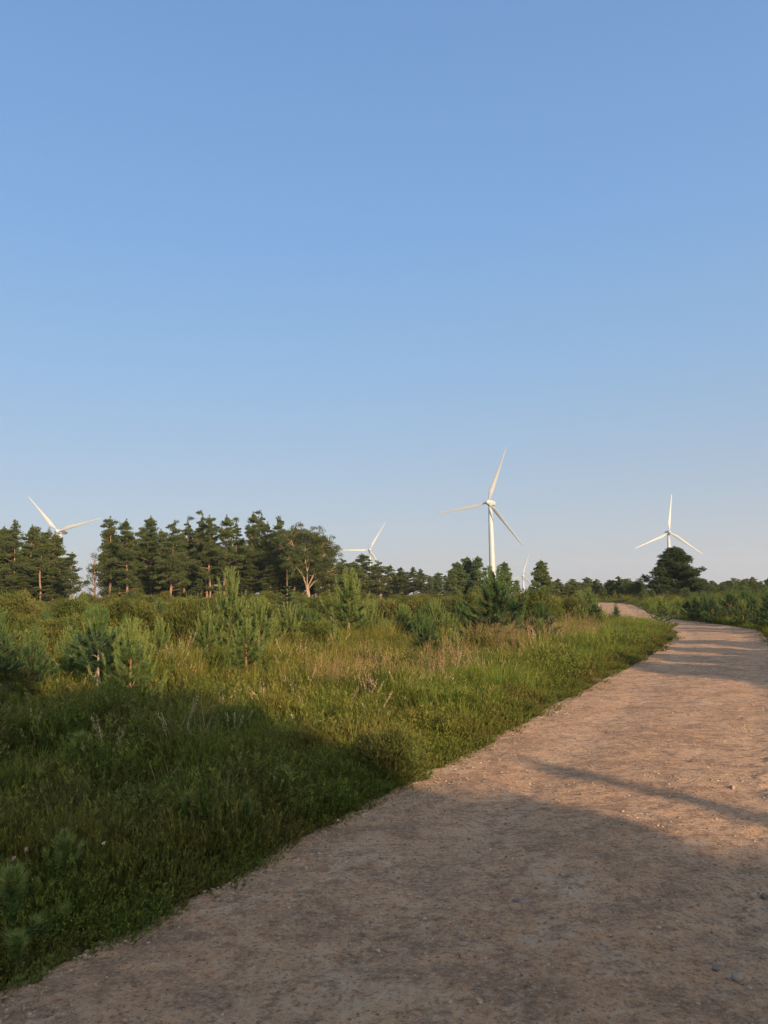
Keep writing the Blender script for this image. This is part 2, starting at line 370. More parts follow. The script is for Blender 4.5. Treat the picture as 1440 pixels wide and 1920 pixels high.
# ------------------------------------------------------------------ wind turbines
def blade_mesh(L):
    acc = Acc(); st = [(0, 1.1, 1.1, 0), (.04, 1.1, 1.1, 0), (.10, 1.8, .95, 22), (.19, 3.1, .75, 17), (.35, 2.5, .5, 11), (.55, 1.8, .36, 6), (.75, 1.25, .25, 3), (.92, .8, .15, 1), (.985, .5, .1, 0), (1.0, .2, .05, 0)]
    n = 12; V = []
    for f, c, th, tw in st:
        for k in range(n):
            a = 2 * pi * k / n; x = cos(a) * c / 2; y = sin(a) * th / 2 * (1 if f < .08 else (1 + .4 * cos(a)))
            if f > .08: x += -(.25 * c - .35)
            t = radians(tw + 6); V.append((x * cos(t) - y * sin(t), x * sin(t) + y * cos(t) - 1.1 * f * f, f * L + .6))
    T = []
    for i in range(len(st) - 1):
        for j in range(n):
            a, b = i * n + j, i * n + (j + 1) % n; T += [(a, b, b + n), (a, b + n, a + n)]
    e = (len(st) - 1) * n
    for j in range(1, n - 1): T.append((e, e + j, e + j + 1))
    acc.add(V, T); return acc.mesh('blade', M_WHITE, True)
def lathe(prof, n=24, axis='z'):
    V = []; T = []
    for r, z in prof:
        for k in range(n):
            a = 2 * pi * k / n; V.append((r * cos(a), r * sin(a), z) if axis == 'z' else (r * cos(a), z, r * sin(a)))
    for i in range(len(prof) - 1):
        for j in range(n):
            a, b = i * n + j, i * n + (j + 1) % n; T += [(a, b, b + n), (a, b + n, a + n)]
    return np.array(V), np.array(T)
def turbine(hx, hy, d, L, th, yaw, pre, label):
    """hx, hy: hub in the photograph; d: distance; th: blade angle; yaw: rotor turned about the tower"""
    h = at_depth(hx, hy, d); s = L / 38.0
    ov = 3.6 * s                                                     # overhang of the rotor in front of the tower
    yv = radians(yaw); fwd = np.array([sin(yv), -cos(yv)])           # the way the rotor faces
    bx, by = h[0] - fwd[0] * ov, h[1] - fwd[1] * ov; gz = H(bx, by)
    root = link(bpy.data.objects.new('wind_turbine', None)); root.location = (bx, by, gz); root.rotation_euler = (0, 0, yv)
    tag(root, label, 'wind turbine', 'wind turbines beyond the trees')
    hh = h[2] - gz
    a = Acc(); z0 = hh - 1.9 * s
    a.add(*lathe([(2.35 * s, -1), (2.3 * s, 0), (2.0 * s, z0 * .35), (1.7 * s, z0 * .7), (1.35 * s, z0), (0.01, z0)], 28)); obj('tower', a.mesh('tower', M_WHITE, True), root)
    a = Acc(); rng = [(-2.6, 1.35, 1.45), (-2.3, 1.65, 1.75), (0, 1.85, 1.95), (3.5, 1.85, 1.95), (6.3, 1.6, 1.7), (7.4, 1.2, 1.25), (7.7, .7, .7), (7.72, .01, .01)]
    V = []; T = []; n = 20
    for y, w, z in rng:
        for k in range(n):
            q = 2 * pi * k / n; cx = abs(cos(q)) ** .6 * np.sign(cos(q)); cz = abs(sin(q)) ** .6 * np.sign(sin(q))
            V.append((cx * w * s, y * s, cz * z * s + hh))
    for i in range(len(rng) - 1):
        for j in range(n):
            p, q = i * n + j, i * n + (j + 1) % n; T += [(p, q, q + n), (p, q + n, p + n)]
    a.add(V, T); obj('nacelle', a.mesh('nacelle', M_WHITE, True), root)
    a = Acc(); v, t = lathe([(.01, -2.4), (.6, -2.3), (1.15, -1.85), (1.55, -1.1), (1.75, -.2), (1.75, .8), (1.5, .98), (.01, .98)], 24, 'y')
    a.add(v * s + [0, -ov, hh], t); hub = obj('hub', a.mesh('hub', M_WHITE, True), root)
    bm = BL.setdefault(1, blade_mesh(38.0))
    for k in range(3):
        b = obj('blade', bm, root); b.location = (0, -ov, hh)
        b.scale = (s, s, s); b.rotation_euler = (radians(4), 0, 0)
        b.rotation_euler = (Matrix.Rotation(radians(th + 120 * k), 4, 'Y') @ Matrix.Rotation(radians(0), 4, 'X')).to_euler()
    return root
BL = {}
turbine(915, 942, 500, 37, 22, -30, 0, 'largest and nearest white wind turbine, its tower rising right of the middle of the photo')
turbine(108, 996, 576, 37, -43, -12, 0, 'white wind turbine behind the tall pines at the far left, two blades showing')
turbine(1255, 998, 742, 37, 6, -3, 0, 'white wind turbine whose tower stands behind the broad lone pine on the right')
turbine(693, 1031, 905, 37, 31, -5, 0, 'small white wind turbine low behind the far pines just right of the tall pine wood')
turbine(980, 1080, 1190, 37, 18, -20, 0, 'tiniest white wind turbine low beside the ragged pine right of the largest turbine')

# ------------------------------------------------------------------ conifers
def pad(acc, rng, c, r, flat, n, size, up=.5, outd=None, bright=0.):
    q = unit(rng.normal(size=(n, 3))) * (rng.random((n, 1)) ** .45); q[:, 2] *= flat
    P = c + q * r
    D = unit(q * [1, 1, .6] + rng.normal(size=(n, 3)) * .35 + [0, 0, up] + (0 if outd is None else outd * .5))
    k = 6; PP = np.repeat(P, k, 0); DD = unit(np.repeat(D, k, 0) + rng.normal(size=(n * k, 3)) * .42)
    rr = np.clip(np.repeat(rng.random(n), k) * .6 + rng.random(n * k) * .4 + bright, 0, 1)
    needles(acc, PP - DD * size * .2, DD, size * rng.uniform(.7, 1.25, n * k), size * .20, rng, rr)
def make_pine(seed, h, crown0, width, nl, padr, style='tall', forked=False, leaf=.17, dens=1.7):
    """trunk + limbs in one mesh, needle clumps in the other"""
    rng = np.random.default_rng(seed); tr = Acc(); cr = Acc()
    nz = 14; zz = np.linspace(0, h * .985, nz); wob = np.cumsum(rng.normal(size=(nz, 2)) * .012 * h / 3, axis=0); wob -= wob[0]
    tp = np.column_stack([wob, zz]); r0 = .0155 * h + .02
    tube(tr, tp, np.maximum(r0 * (1 - zz / h) ** .8, .012), 8)
    def tpos(z):
        return np.array([np.interp(z, zz, tp[:, 0]), np.interp(z, zz, tp[:, 1]), z])
    ga = rng.uniform(0, 6.28)
    for i in range(nl):
        f = (i + .5) / nl; f = f ** .9
        z = h * (crown0 + (1 - crown0) * f * .98); ga += 2.4 + rng.normal() * .5
        w = width(f) * (rng.uniform(.5, 1.2) if style == 'tall' else rng.uniform(.76, 1.10))
        if style == 'tall' and rng.random() < .25: w *= .5
        if style == 'tall' and .5 < vnoise(f * 5., seed * 3.3, 8) < .62: continue
        if w < .12 * padr: w = .12 * padr
        el = (.05 + .65 * f if style == 'tall' else .18 + .6 * f) + rng.normal() * .12
        d = np.array([cos(ga) * cos(el), sin(ga) * cos(el), sin(el)]); p0 = tpos(z * .97)
        mid = p0 + d * w * .55 + [0, 0, -.04 * w]; end = p0 + d * w + [0, 0, .10 * w]
        tube(tr, [p0, mid, end], [r0 * .33 * (1 - .7 * f), r0 * .2 * (1 - .7 * f), .008], 4)
        npd = max(1, int(round(w / (padr * .62))))
        for k in range(npd):
            q = (k + 1) / npd; c = p0 + (end - p0) * (.28 + .72 * q if npd > 1 else .8) + rng.normal(size=3) * [.35, .35, .30 if style == 'tall' else .15] * padr
            rr = padr * rng.uniform(.45, 1.15) * (1 - .35 * f)
            pad(cr, rng, c, rr, rng.uniform(.4, .85) if style == 'tall' else .62, int(46 * dens * rng.uniform(.7, 1.2)), leaf, .55, d * [1, 1, 0])
            if rng.random() < .6:
                c2 = c + np.array([-d[1], d[0], 0]) * rng.choice([-1, 1]) * padr * .8
                tube(tr, [c - d * .3 * padr, c2], [.02, .008], 3)
                pad(cr, rng, c2, rr * .8, .45, int(32 * dens), leaf, .55, d * [1, 1, 0])
    pad(cr, rng, tpos(h * .985), padr * .20, 2.2, int(16 * dens), leaf * .8, 1.4)
    pad(cr, rng, tpos(h * .95), padr * .34, 1.3, int(26 * dens), leaf, 1.0)
    pad(cr, rng, tpos(h * .90), padr * .5, .9, int(34 * dens), leaf, .8)
    if style == 'tall':                                              # dead snags on the lower trunk
        for k in range(7):
            z = h * rng.uniform(.18, crown0 + .1); a = rng.uniform(0, 6.28); p0 = tpos(z); l = rng.uniform(.4, 1.5)
            tube(tr, [p0, p0 + [cos(a) * l * .6, sin(a) * l * .6, .05], p0 + [cos(a) * l, sin(a) * l, -.05 + rng.normal() * .1]], [.03, .018, .006], 3)
    return tr, cr
prof_tall = lambda f: 1.75 * (1 - f) ** .62 * (1 - .35 * (1 - sstep(0, .2, f))) + .12
prof_slim = lambda f: 1.3 * (1 - f) ** .58 + .12
prof_full = lambda f: 2.1 * (1 - f) ** .66 + .12
KIND = {}
def reg(key, tr, cr, h, mb, mc, tname='trunk'):
    KIND[key] = (tr.mesh(key + '_trunk', mb, True), cr.mesh(key + '_crown', mc), h)
for i, (cf, pf, nl, pr) in enumerate([(.30, prof_tall, 44, .62), (.18, prof_full, 56, .62), (.36, prof_slim, 40, .52), (.14, prof_tall, 54, .58), (.24, prof_full, 50, .68), (.46, prof_tall, 34, .66)]):
    tr, cr = make_pine(100 + i, 10.0, cf, pf, nl, pr); reg('tall%d' % i, tr, cr, 10.0, M_BARK, M_CROWN)
# broad, dense pines down to the ground (5 m) and ragged ones
for i, (pf, nl, pr, dens) in enumerate([(lambda f: 2.5 * (1 - f) ** .80 + .10, 96, .50, 1.5), (lambda f: 1.8 * (1 - f) ** .85 + .12, 52, .45, 1.2), (lambda f: 1.25 * (1 - f) ** .7 + .12, 44, .42, 1.0)]):
    tr, cr = make_pine(140 + i, 5.0, .05, pf, nl, pr, 'bushy', leaf=.17, dens=dens); reg('bushy%d' % i, tr, cr, 5.0, M_BARK, M_CROWN_FAR if i else M_CROWN_D)
for i in range(4):                                                   # far young forest, 4 m
    w = [1.0, 1.2, .8, 1.1][i]
    tr, cr = make_pine(160 + i, 4.0, .06, (lambda f, w=w: w * (1 - f) ** .75 + .10), 34, .36, 'bushy', leaf=.15, dens=.7); reg('mid%d' % i, tr, cr, 4.0, M_BARK, M_CROWN_FAR)
# sparse dead-topped tree
def make_sparse():
    rng = np.random.default_rng(5); tr = Acc(); cr = Acc(); h = 7.0
    tube(tr, [(0, 0, 0), (.1, 0, 2.5), (0, .1, 5), (.05, 0, 7)], [.13, .10, .06, .015], 7)
    for i in range(34):
        z = 1 + 5.6 * i / 34; a = i * 2.4; l = (1.7 * (1 - i / 42)) * rng.uniform(.6, 1.1); d = np.array([cos(a), sin(a), .45])
        p = np.array([0.03, .03, z]); tube(tr, [p, p + d * l * .5, p + d * l + [0, 0, .2]], [.03, .02, .006], 4)
        for k in range(3):
            q = p + d * l * (.4 + .2 * k); e = q + rng.normal(size=3) * [.4, .4, .25]; tube(tr, [q, e], [.012, .004], 3)
        if z < 5.2 or rng.random() < .3: pad(cr, rng, p + d * l * .8, .5, .6, 40, .17, .4)
    return tr, cr
tr, cr = make_sparse(); reg('sparse', tr, cr, 7.0, M_TWIG, M_CROWN_D)
# old spreading pine with a forked pale trunk
def make_forked():
    rng = np.random.default_rng(11); tr = Acc(); cr = Acc()
    base = [(0, 0, 0), (-.1, 0, 1.2), (-.3, 0, 2.3)]; tube(tr, base, [.36, .30, .25], 10)
    limbs = [[(-.3, 0, 2.1), (-1.1, .1, 3.7), (-1.6, .2, 5.2), (-2.4, .1, 6.9), (-2.9, 0, 7.9)], [(-.3, 0, 2.2), (-.2, -.2, 3.8), (-.6, -.3, 5.5), (-.5, 0, 7.4), (-.2, 0, 8.3)],
             [(-.2, 0, 2.1), (.7, .2, 3.4), (1.5, .2, 4.6), (2.0, .1, 6.2), (2.1, 0, 7.2)], [(-.1, 0, 1.9), (.9, .1, 2.7), (2.2, .2, 3.2), (3.2, 0, 3.9)], [(-.6, 0, 3.0), (-1.8, -.3, 4.3), (-2.9, -.3, 5.2)],
             [(-.2, 0, 4.0), (.6, .5, 5.3), (.9, .6, 6.8), (1.1, .2, 7.8)], [(1.5, .2, 4.6), (2.6, -.3, 5.2), (3.3, -.2, 5.9)]]
    for lb in limbs:
        lb = np.array(lb, float); n = len(lb); tube(tr, lb, np.linspace(.13, .02, n), 7)
        for q in np.linspace(.42, 1, 8):
            i = q * (n - 1); a = lb[int(min(i, n - 2))]; b = lb[int(min(i, n - 2)) + 1]; c = a + (b - a) * (i - int(min(i, n - 2)))
            for k in range(6):
                e = c + rng.normal(size=3) * [.8, .8, .5] + [0, 0, .15]; tube(tr, [c, (c + e) / 2 + [0, 0, .08], e], [.04, .025, .01], 4)
                pad(cr, rng, e, rng.uniform(.5, .8), .45, 80, .17, .5)
    return tr, cr
tr, cr = make_forked(); reg('forked', tr, cr, 8.6, M_BARK_P, M_CROWN)

def place_tree(key, name, x, y, h, label, cat, group, rot=None, wide=1.0, sink=.08):
    tm, cm, kh = KIND[key]; s = h / kh
    root = link(bpy.data.objects.new(name, None)); root.location = (x, y, H(x, y) - sink)
    root.rotation_euler = (0, 0, random.uniform(0, 6.28) if rot is None else rot); root.scale = (s * wide, s * wide, s)
    tag(root, label, cat, group); obj('trunk', tm, root); obj('crown', cm, root)
    return root
def tree_px(key, name, px, ytop, d, label, cat, group, **k):
    q = at_depth(px, ytop, d); h = q[2] - H(q[0], q[1]); return place_tree(key, name, q[0], q[1], h, label, cat, group, **k)

random.seed(3)
ORD = ['first', 'second', 'third', 'fourth', 'fifth', 'sixth', 'seventh', 'eighth', 'ninth', 'tenth', 'eleventh', 'twelfth', 'thirteenth', 'fourteenth', 'fifteenth', 'sixteenth', 'seventeenth', 'eighteenth', 'nineteenth', 'twentieth']
G1 = 'tall pines of the wood on the left'
clump = [(-14, 985, 86, 'tall3', 1), (8, 986, 88, 'tall1', .9), (30, 974, 86, 'tall4', .9), (59, 984, 89, 'tall1', .95), (80, 997, 84, 'tall5', 1), (103, 996, 87, 'tall5', 1.1), (133, 1034, 80, 'tall0', 1.25)]
cl = ['cut off by the left edge of the photo, lowest in front', 'at the left edge of the photo beside the highest top there', 'with the highest top at the left edge of the photo', 'just right of the highest top at the left edge', 'with bare limbs, left of the left turbine', 'directly below the hub of the left turbine, limbs bare', 'short and spreading, at the right end of the left clump']
for (px, yt, d, k, w), t in zip(clump, cl): tree_px(k, 'pine_tree', px, yt, d, 'dark pine ' + t, 'tree', G1, wide=w)
tree_px('sparse', 'pine_tree', 178, 1032, 82, 'thin dark half dead tree with bare twigs in the gap of the pine wood', 'tree', None, rot=.4, wide=1.0)
main = [(207, 968, 88, 'tall0', .95), (238, 973, 86, 'tall3', 1.0), (286, 967, 90, 'tall1', .95), (321, 976, 85, 'tall4', 1.0), (353, 973, 92, 'tall2', .85), (378, 962, 90, 'tall2', .9), (395, 965, 88, 'tall0', .85),
        (422, 965, 87, 'tall3', .95), (444, 975, 94, 'tall2', .9), (472, 959, 92, 'tall3', .85), (489, 962, 95, 'tall2', .9), (502, 977, 92, 'tall5', .9), (526, 969, 90, 'tall4', .95), (549, 990, 93, 'tall0', 1.0), (596, 1003, 92, 'tall1', .9)]
ml = ['with an open top, first right of the gap in the wood', 'second right of the gap in the wood, bushy to low down', 'third right of the gap, pointed top, wide at the base', 'broad, dense and sunlit low down, fourth right of the gap',
      'slim with a bare lower trunk, fifth right of the gap', 'slim and tall, sixth right of the gap', 'seventh right of the gap, close beside a slim taller one', 'in the middle of the wood above the bright leader of a young pine',
      'narrow and a little lower, left of the highest pair', 'with the highest pointed top of the wood', 'close right of the highest treetop', 'with a thin crown between the highest pair and a broad crown', 'with a broad rounded crown near the right end of the wood',
      'behind the forked pale trunk', 'at the right end of the wood, above the forked pine']
for (px, yt, d, k, w), t in zip(main, ml): tree_px(k, 'pine_tree', px, yt, d, 'tall pine ' + t, 'tree', G1, wide=w)
tree_px('forked', 'pine_tree', 578, 992, 84, 'spreading pine with a pale forked trunk at the right end of the wood', 'tree', G1, rot=0.1, wide=.74)
tree_px('tall3', 'pine_tree', 606, 1000, 88, 'narrow dark pine just right of the pale forked trunk', 'tree', G1, wide=.9)
tree_px('tall1', 'pine_tree', 552, 986, 88, 'dark pine just left of the pale forked trunk', 'tree', G1, wide=.85)
tree_px('tall4', 'pine_tree', 616, 1040, 88, 'low dark pine leaning out of the right end of the tall wood', 'tree', G1, wide=1.1)
for i in range(95):                                                  # the rows behind
    px = random.choice([random.uniform(-60, 125), random.uniform(200, 600), random.uniform(200, 600)]); d = random.uniform(90, 118)
    yt = random.uniform(988, 1050) if px < 560 else random.uniform(1020, 1050)
    tree_px('tall%d' % random.randrange(6), 'pine_tree', px, yt, d, 'pine deeper in the left wood, half hidden by the front trees', 'tree', 'pines behind the front row of the left wood', wide=random.uniform(.95, 1.3))
for i in range(58):
    px = random.choice([random.uniform(-40, 130), random.uniform(-40, 130), random.uniform(200, 600), random.uniform(200, 600)])
    if 545 < px < 615: continue
    tree_px(random.choice(['tall3', 'tall4', 'tall1']), 'pine_tree', px, random.uniform(1056, 1086), random.uniform(84, 100), 'low young pine filling the foot of the left wood', 'tree', 'low pines at the foot of the left wood', wide=random.uniform(1.5, 2.1))
G2 = 'far pines between the wood and the largest turbine'
belt = [(633, 1056, 110), (645, 1046, 112), (663, 1052, 108), (680, 1037, 112), (698, 1058, 114), (712, 1050, 108), (733, 1058, 110), (752, 1062, 112), (774, 1062, 106), (789, 1066, 110), (806, 1078, 104), (822, 1072, 100), (838, 1092, 100)]
for i, (px, yt, d) in enumerate(belt):
    lb = {3: 'dark pine directly in front of the small turbine in the middle, taller than its neighbours', 11: 'small pointed pine standing apart at the right end of the middle tree belt', 0: 'first pine of the middle tree belt, beside the tall wood'}.get(i, 'pine in the middle tree belt, %s from its left end' % ORD[i])
    tree_px(random.choice(['tall3', 'tall1', 'bushy1', 'tall4']) if i < 10 else 'bushy2', 'pine_tree', px, yt, d, lb, 'tree', G2, wide=random.uniform(1.25, 1.7) if i < 10 else 1)
for i in range(22):
    px = random.uniform(625, 850); d = random.uniform(116, 135)
    tree_px(random.choice(['tall3', 'tall1', 'bushy1']), 'pine_tree', px, random.uniform(1070, 1086), d, 'pine at the back of the middle tree belt', 'tree', 'pines at the back of the middle tree belt', wide=1.5)
G3 = 'pines round the foot of the largest turbine'
for px, yt, d, k, w, t in [(858, 1052, 90, 'bushy1', 1.0, 'bushy pine on the left of the group left of the turbine tower'), (876, 1043, 92, 'bushy1', .9, 'tallest pine left of the foot of the largest turbine'), (895, 1042, 90, 'bushy2', 1.1, 'pine with a ragged top just left of the turbine tower'),
                           (846, 1066, 88, 'bushy2', 1.0, 'low pine at the left end of the group left of the turbine tower'), (921, 1068, 86, 'bushy2', 1.0, 'small pine hiding the foot of the largest turbine'), (946, 1052, 84, 'bushy1', .85, 'pointed pine just right of the largest turbine tower'),
                           (968, 1086, 84, 'bushy2', 1.0, 'low pine below the tiniest turbine'), (1013, 1049, 72, 'bushy1', 1.05, 'ragged pine standing clear, right of the tiniest turbine')]:
    tree_px(k, 'pine_tree', px, yt, d, t, 'tree', G3, wide=w)
tree_px('bushy0', 'pine_tree', 1262, 1025, 76, 'broad dense lone pine, the largest tree on the right, in front of a turbine', 'tree', None, wide=1.18, rot=1.0)
G4 = 'far young pines on the right'
far = [(1052, 1096, 84), (1068, 1094, 88), (1085, 1090, 86), (1100, 1081, 84), (1118, 1084, 86), (1137, 1096, 90), (1159, 1079, 84), (1174, 1086, 86), (1192, 1088, 90), (1205, 1092, 84), (1318, 1092, 82), (1334, 1087, 80), (1352, 1092, 84), (1374, 1082, 72), (1392, 1086, 76), (1411, 1080, 72), (1427, 1088, 76), (1441, 1082, 72), (1460, 1084, 70)]
for i, (px, yt, d) in enumerate(far):
    lb = ('young pine on the skyline left of the broad lone pine, %s from the left' % ORD[i]) if i < 10 else ('young pine on the skyline right of the broad lone pine, %s from it' % ORD[i - 10])
    tree_px('mid%d' % random.randrange(4), 'young_pine', px, yt, d, lb, 'tree', G4, wide=random.uniform(1.0, 1.4))
for i in range(190):
    px = random.uniform(1030, 1500); d = random.uniform(78, 112) if i < 130 else random.uniform(50 if px > 1300 else 62, 78)
    q = at_depth(px, 1100, d); _, t = path_st(q[0], q[1])
    if abs(t[0]) < 3.2: continue
    if d < 78: yt0 = 1106 - (px - 720) * .021
    yt = random.uniform(1083, 1099) if d > 78 else random.uniform(1098, 1116)
    tree_px('mid%d' % random.randrange(4), 'young_pine', px, yt, d, 'young pine among the dense growth in the right distance', 'tree', 'dense young pines in the right distance', wide=random.uniform(1.3, 1.9))

# ------------------------------------------------------------------ young pines with long needles
def make_young(seed, h, whorls, spread=.55, bare=.12, nlen=.06, dens=1.0, leader=.26, wn=.0036):
    """h metres tall; returns trunk, needles, new shoots"""
    rng = np.random.default_rng(seed); tr = Acc(); cr = Acc(); nw = Acc()
    top = h * (1 - leader); tube(tr, [(0, 0, 0), (.01 * h, 0, h * .3), (0, .01 * h, top), (0, 0, h)], [.018 * h + .004, .014 * h + .003, .007 * h + .002, .003], 7)
    def shoot(acc, a, b, n, ang, tip=(0, 1)):
        a = np.array(a); b = np.array(b); ax = unit(b - a); u = rng.random(n) ** .8
        P = a + (b - a) * u[:, None]; R = unit(np.cross(ax, rng.normal(size=(n, 3))))
        aa = ang + rng.normal(size=n) * .18; D = ax * np.cos(aa)[:, None] + R * np.sin(aa)[:, None]
        D[:, 2] -= .06; needles(acc, P, unit(D), nlen * rng.uniform(.75, 1.2, n), wn, rng, tip=tip)
    for w in range(whorls):
        f = w / max(1, whorls - 1); z = h * bare + (top - h * bare) * f ** .9
        nb = rng.integers(4, 7); a0 = rng.uniform(0, 6.28)
        for b in range(nb):
            a = a0 + b * 2 * pi / nb + rng.normal() * .2
            l = h * spread * (1 - f) ** .8 * rng.uniform(.6, 1.1) + h * .07
            el = .35 + .75 * f + rng.normal() * .1
            p0 = np.array([0, 0, z]); d = np.array([cos(a) * cos(el), sin(a) * cos(el), sin(el)])
            p1 = p0 + d * l * .6; p2 = p1 + unit(d + [0, 0, .45]) * l * .4
            tube(tr, [p0, p1, p2], [.006 * h, .004 * h, .0015 * h + .001], 4)
            n = int(330 * dens * (l / .5)) + 20
            shoot(cr, p0 + (p1 - p0) * .35, p1, n // 2, 1.0); shoot(cr, p1, p2, n // 2, .8)
            ns = 2 + int(l / (.16 * h))
            for s in range(ns):
                q = p0 + (p1 - p0) * rng.uniform(.45, 1); side = unit(np.cross(d, [0, 0, 1])) * rng.choice([-1, 1]) + d * .8 + [0, 0, .3]
                e = q + unit(side) * l * rng.uniform(.3, .45); tube(tr, [q, e], [.003 * h, .001], 3)
                shoot(cr, q, e, int(n * .42), .85)
                if rng.random() < .5: shoot(nw, e, e + unit(side * [.5, .5, 1] + [0, 0, .8]) * h * .06, int(26 * dens) + 8, .45)
            up = unit(d * .5 + [0, 0, 1]); shoot(nw, p2, p2 + up * h * .13 * (1 + f), int(110 * dens) + 20, .5)
    if h < .5: shoot(cr, (0, 0, .01), (0, 0, top), int(330 * dens), .95)
    tpn = np.array([0, 0, top]); shoot(cr, tpn - [0, 0, .12 * h], tpn, int(160 * dens), .9)
    shoot(nw, tpn, (0, 0, h), int(620 * dens * leader / .26), .55)
    for b in range(5):
        a = b * 1.257 + .3; p2 = tpn + np.array([cos(a) * .35, sin(a) * .35, .94]) * h * leader * .72
        tube(tr, [tpn, p2], [.004 * h, .002], 4); shoot(nw, tpn, p2, int(260 * dens), .55)
    return tr, cr, nw
YK = {}
def reg_y(key, args, mc, mn=None, bark=None):
    tr, cr, nw = make_young(**args)
    YK[key] = (tr.mesh(key + '_trunk', bark or M_TWIG, True), cr.mesh(key + '_needles', mc), nw.mesh(key + '_shoots', mn or M_SHOOT), args['h'])
reg_y('ya', dict(seed=1, h=1.6, whorls=6, spread=.42, dens=1.0, nlen=.075, wn=.0050), M_YOUNG)
reg_y('yb', dict(seed=2, h=2.2, whorls=8, spread=.36, dens=.9, nlen=.09, wn=.0062, leader=.22), M_YOUNG)
reg_y('yc', dict(seed=3, h=2.2, whorls=7, spread=.33, bare=.26, dens=.9, nlen=.09, wn=.0062, leader=.22), M_YOUNG, bark=M_BARK)
reg_y('yd', dict(seed=4, h=1.4, whorls=5, spread=.50, bare=.38, dens=1.1, nlen=.075, wn=.0050, leader=.2), M_YOUNG_B, M_YOUNG, bark=M_BARK_G)
reg_y('ye', dict(seed=5, h=2.0, whorls=8, spread=.55, bare=.05, dens=1.1, nlen=.085, wn=.0065, leader=.14), M_YOUNG_B, M_YOUNG)
reg_y('yf', dict(seed=6, h=.34, whorls=3, spread=.42, bare=.1, dens=.55, nlen=.042, wn=.0021, leader=.42), M_YOUNG, M_SHOOT, bark=M_SEDGE)
reg_y('yg', dict(seed=8, h=.30, whorls=2, spread=.55, bare=.05, dens=.7, nlen=.048, wn=.0021, leader=.30), M_YOUNG, M_SHOOT, bark=M_SEDGE)
def place_y(key, px, ytop, ybase, label, group='young pines on the heath', name='young_pine', rot=None, wide=1.0, d=None):
    tm, cm, nm, kh = YK[key]
    if d is None: x, y, z = ground(px, ybase)
    else: q = at_depth(px, ybase, d); x, y, z = q[0], q[1], H(q[0], q[1])
    tz = at_depth(px, ytop, y); s = (tz[2] - z) / kh
    root = link(bpy.data.objects.new(name, None)); root.location = (x, y, z - .02); root.scale = (s * wide, s * wide, s); root.rotation_euler = (0, 0, random.uniform(0, 6.28) if rot is None else rot)
    tag(root, label, 'tree', group); obj('trunk', tm, root); obj('needles', cm, root); obj('new_shoots', nm, root); return root
Y = [('yd', 182, 1158, 1302, 'dark blue green young pine with a bare thin trunk, in shade on the left', 1.15), ('ya', 126, 1178, 1278, 'small pale young pine left of the dark blue green one', .8),
     ('ya', 298, 1164, 1266, 'light green young pine right of the dark blue green one, trunk showing', 1.0), ('ye', -8, 1165, 1335, 'dark blue green young pine cut off by the left edge', 1.0),
     ('yb', 432, 1080, 1240, 'young pine with the tallest bright leader, in front of the gorse left of centre', .8), ('yb', 486, 1128, 1240, 'bushy young pine close right of the one with the tallest bright leader', 1.2),
     ('yc', 656, 1079, 1216, 'young pine with a bright leader and bare orange trunk foot, near the centre', 1.1), ('ya', 608, 1160, 1226, 'low bright young pine left of the bare orange trunk foot', 1.1),
     ('yb', 700, 1132, 1205, 'young pine behind the right side of the one with the orange trunk foot', 1.1), ('ye', 930, 1086, 1212, 'wide dark young pine below the largest turbine', 1.35), ('ye', 868, 1132, 1200, 'low dark young pine left of the wide dark one below the largest turbine', 1.0),
     ('ye', 1000, 1122, 1192, 'dark young pine just right of the wide dark one below the largest turbine', 1.0), ('ye', 1045, 1130, 1184, 'second dark young pine right of the wide dark one below the largest turbine', 1.1),
     ('yb', 540, 1138, 1232, 'young pine in the middle of the row left of centre, behind yellow grass', 1.1), ('ya', 462, 1165, 1250, 'low young pine at the foot of the one with the tallest bright leader', 1.2), ('ya', 388, 1150, 1246, 'low young pine left of the one with the tallest bright leader', 1.1),
     ('ya', 245, 1168, 1290, 'young pine half behind the dark blue green one', 1.0), ('ye', 60, 1196, 1300, 'low dark young pine between the left edge and the pale small one', 1.1), ('yb', 760, 1140, 1192, 'young pine right of centre in front of the middle tree belt', 1.2),
     ('yb', 820, 1128, 1185, 'green young pine left of the turbine foot, on the heath', 1.2), ('ye', 1156, 1136, 1168, 'small dark young pine in front of the far stretch of the track', .75), ('ye', 1117, 1131, 1170, 'dark young pine just left of the far stretch of the track', 1.1),
     ('ya', 1088, 1110, 1150, 'light young pine left of where the track tops the rise', 1.3), ('yb', 1105, 1104, 1140, 'bright young pine beside the track at the top of the rise', 1.3), ('ye', 1306, 1118, 1160, 'dark young pine on the right verge below the broad lone pine', 1.0),
     ('ya', 1272, 1120, 1152, 'light young pine right under the broad lone pine', 1.2), ('yb', 1395, 1128, 1172, 'light young pine on the right verge near the right edge', 1.5), ('ya', 1432, 1134, 1176, 'light young pine at the right edge beside the track', 1.4),
     ('ye', 1350, 1118, 1155, 'dark young pine on the right, between two lighter ones', 1.1), ('ya', 1240, 1122, 1150, 'light young pine left under the broad lone pine', 1.3)]
for k, px, yt, yb, lb, w in Y: place_y(k, px, yt, yb, lb, wide=w)
for i in range(84):
    px = random.uniform(-20, 1120); yb = random.uniform(1172, 1276) - max(0, px - 300) * .055; hp = random.uniform(38, 78) * (yb - 1108) / 110
    if abs(px - 930) < 60 or (abs(px - 445) < 75 and yb > 1215): continue
    if px < 640: lb, g = 'young pine in the ragged row between the gorse thicket and the yellow grass', 'young pines along the front of the gorse'
    else: lb, g = 'young pine scattered on the heath right of centre, beyond the seed heads', 'scattered young pines right of centre'
    place_y(random.choice(['ya', 'yb', 'ye', 'ye']), px, yb - hp, yb, lb, g, wide=random.uniform(1.0, 1.4))
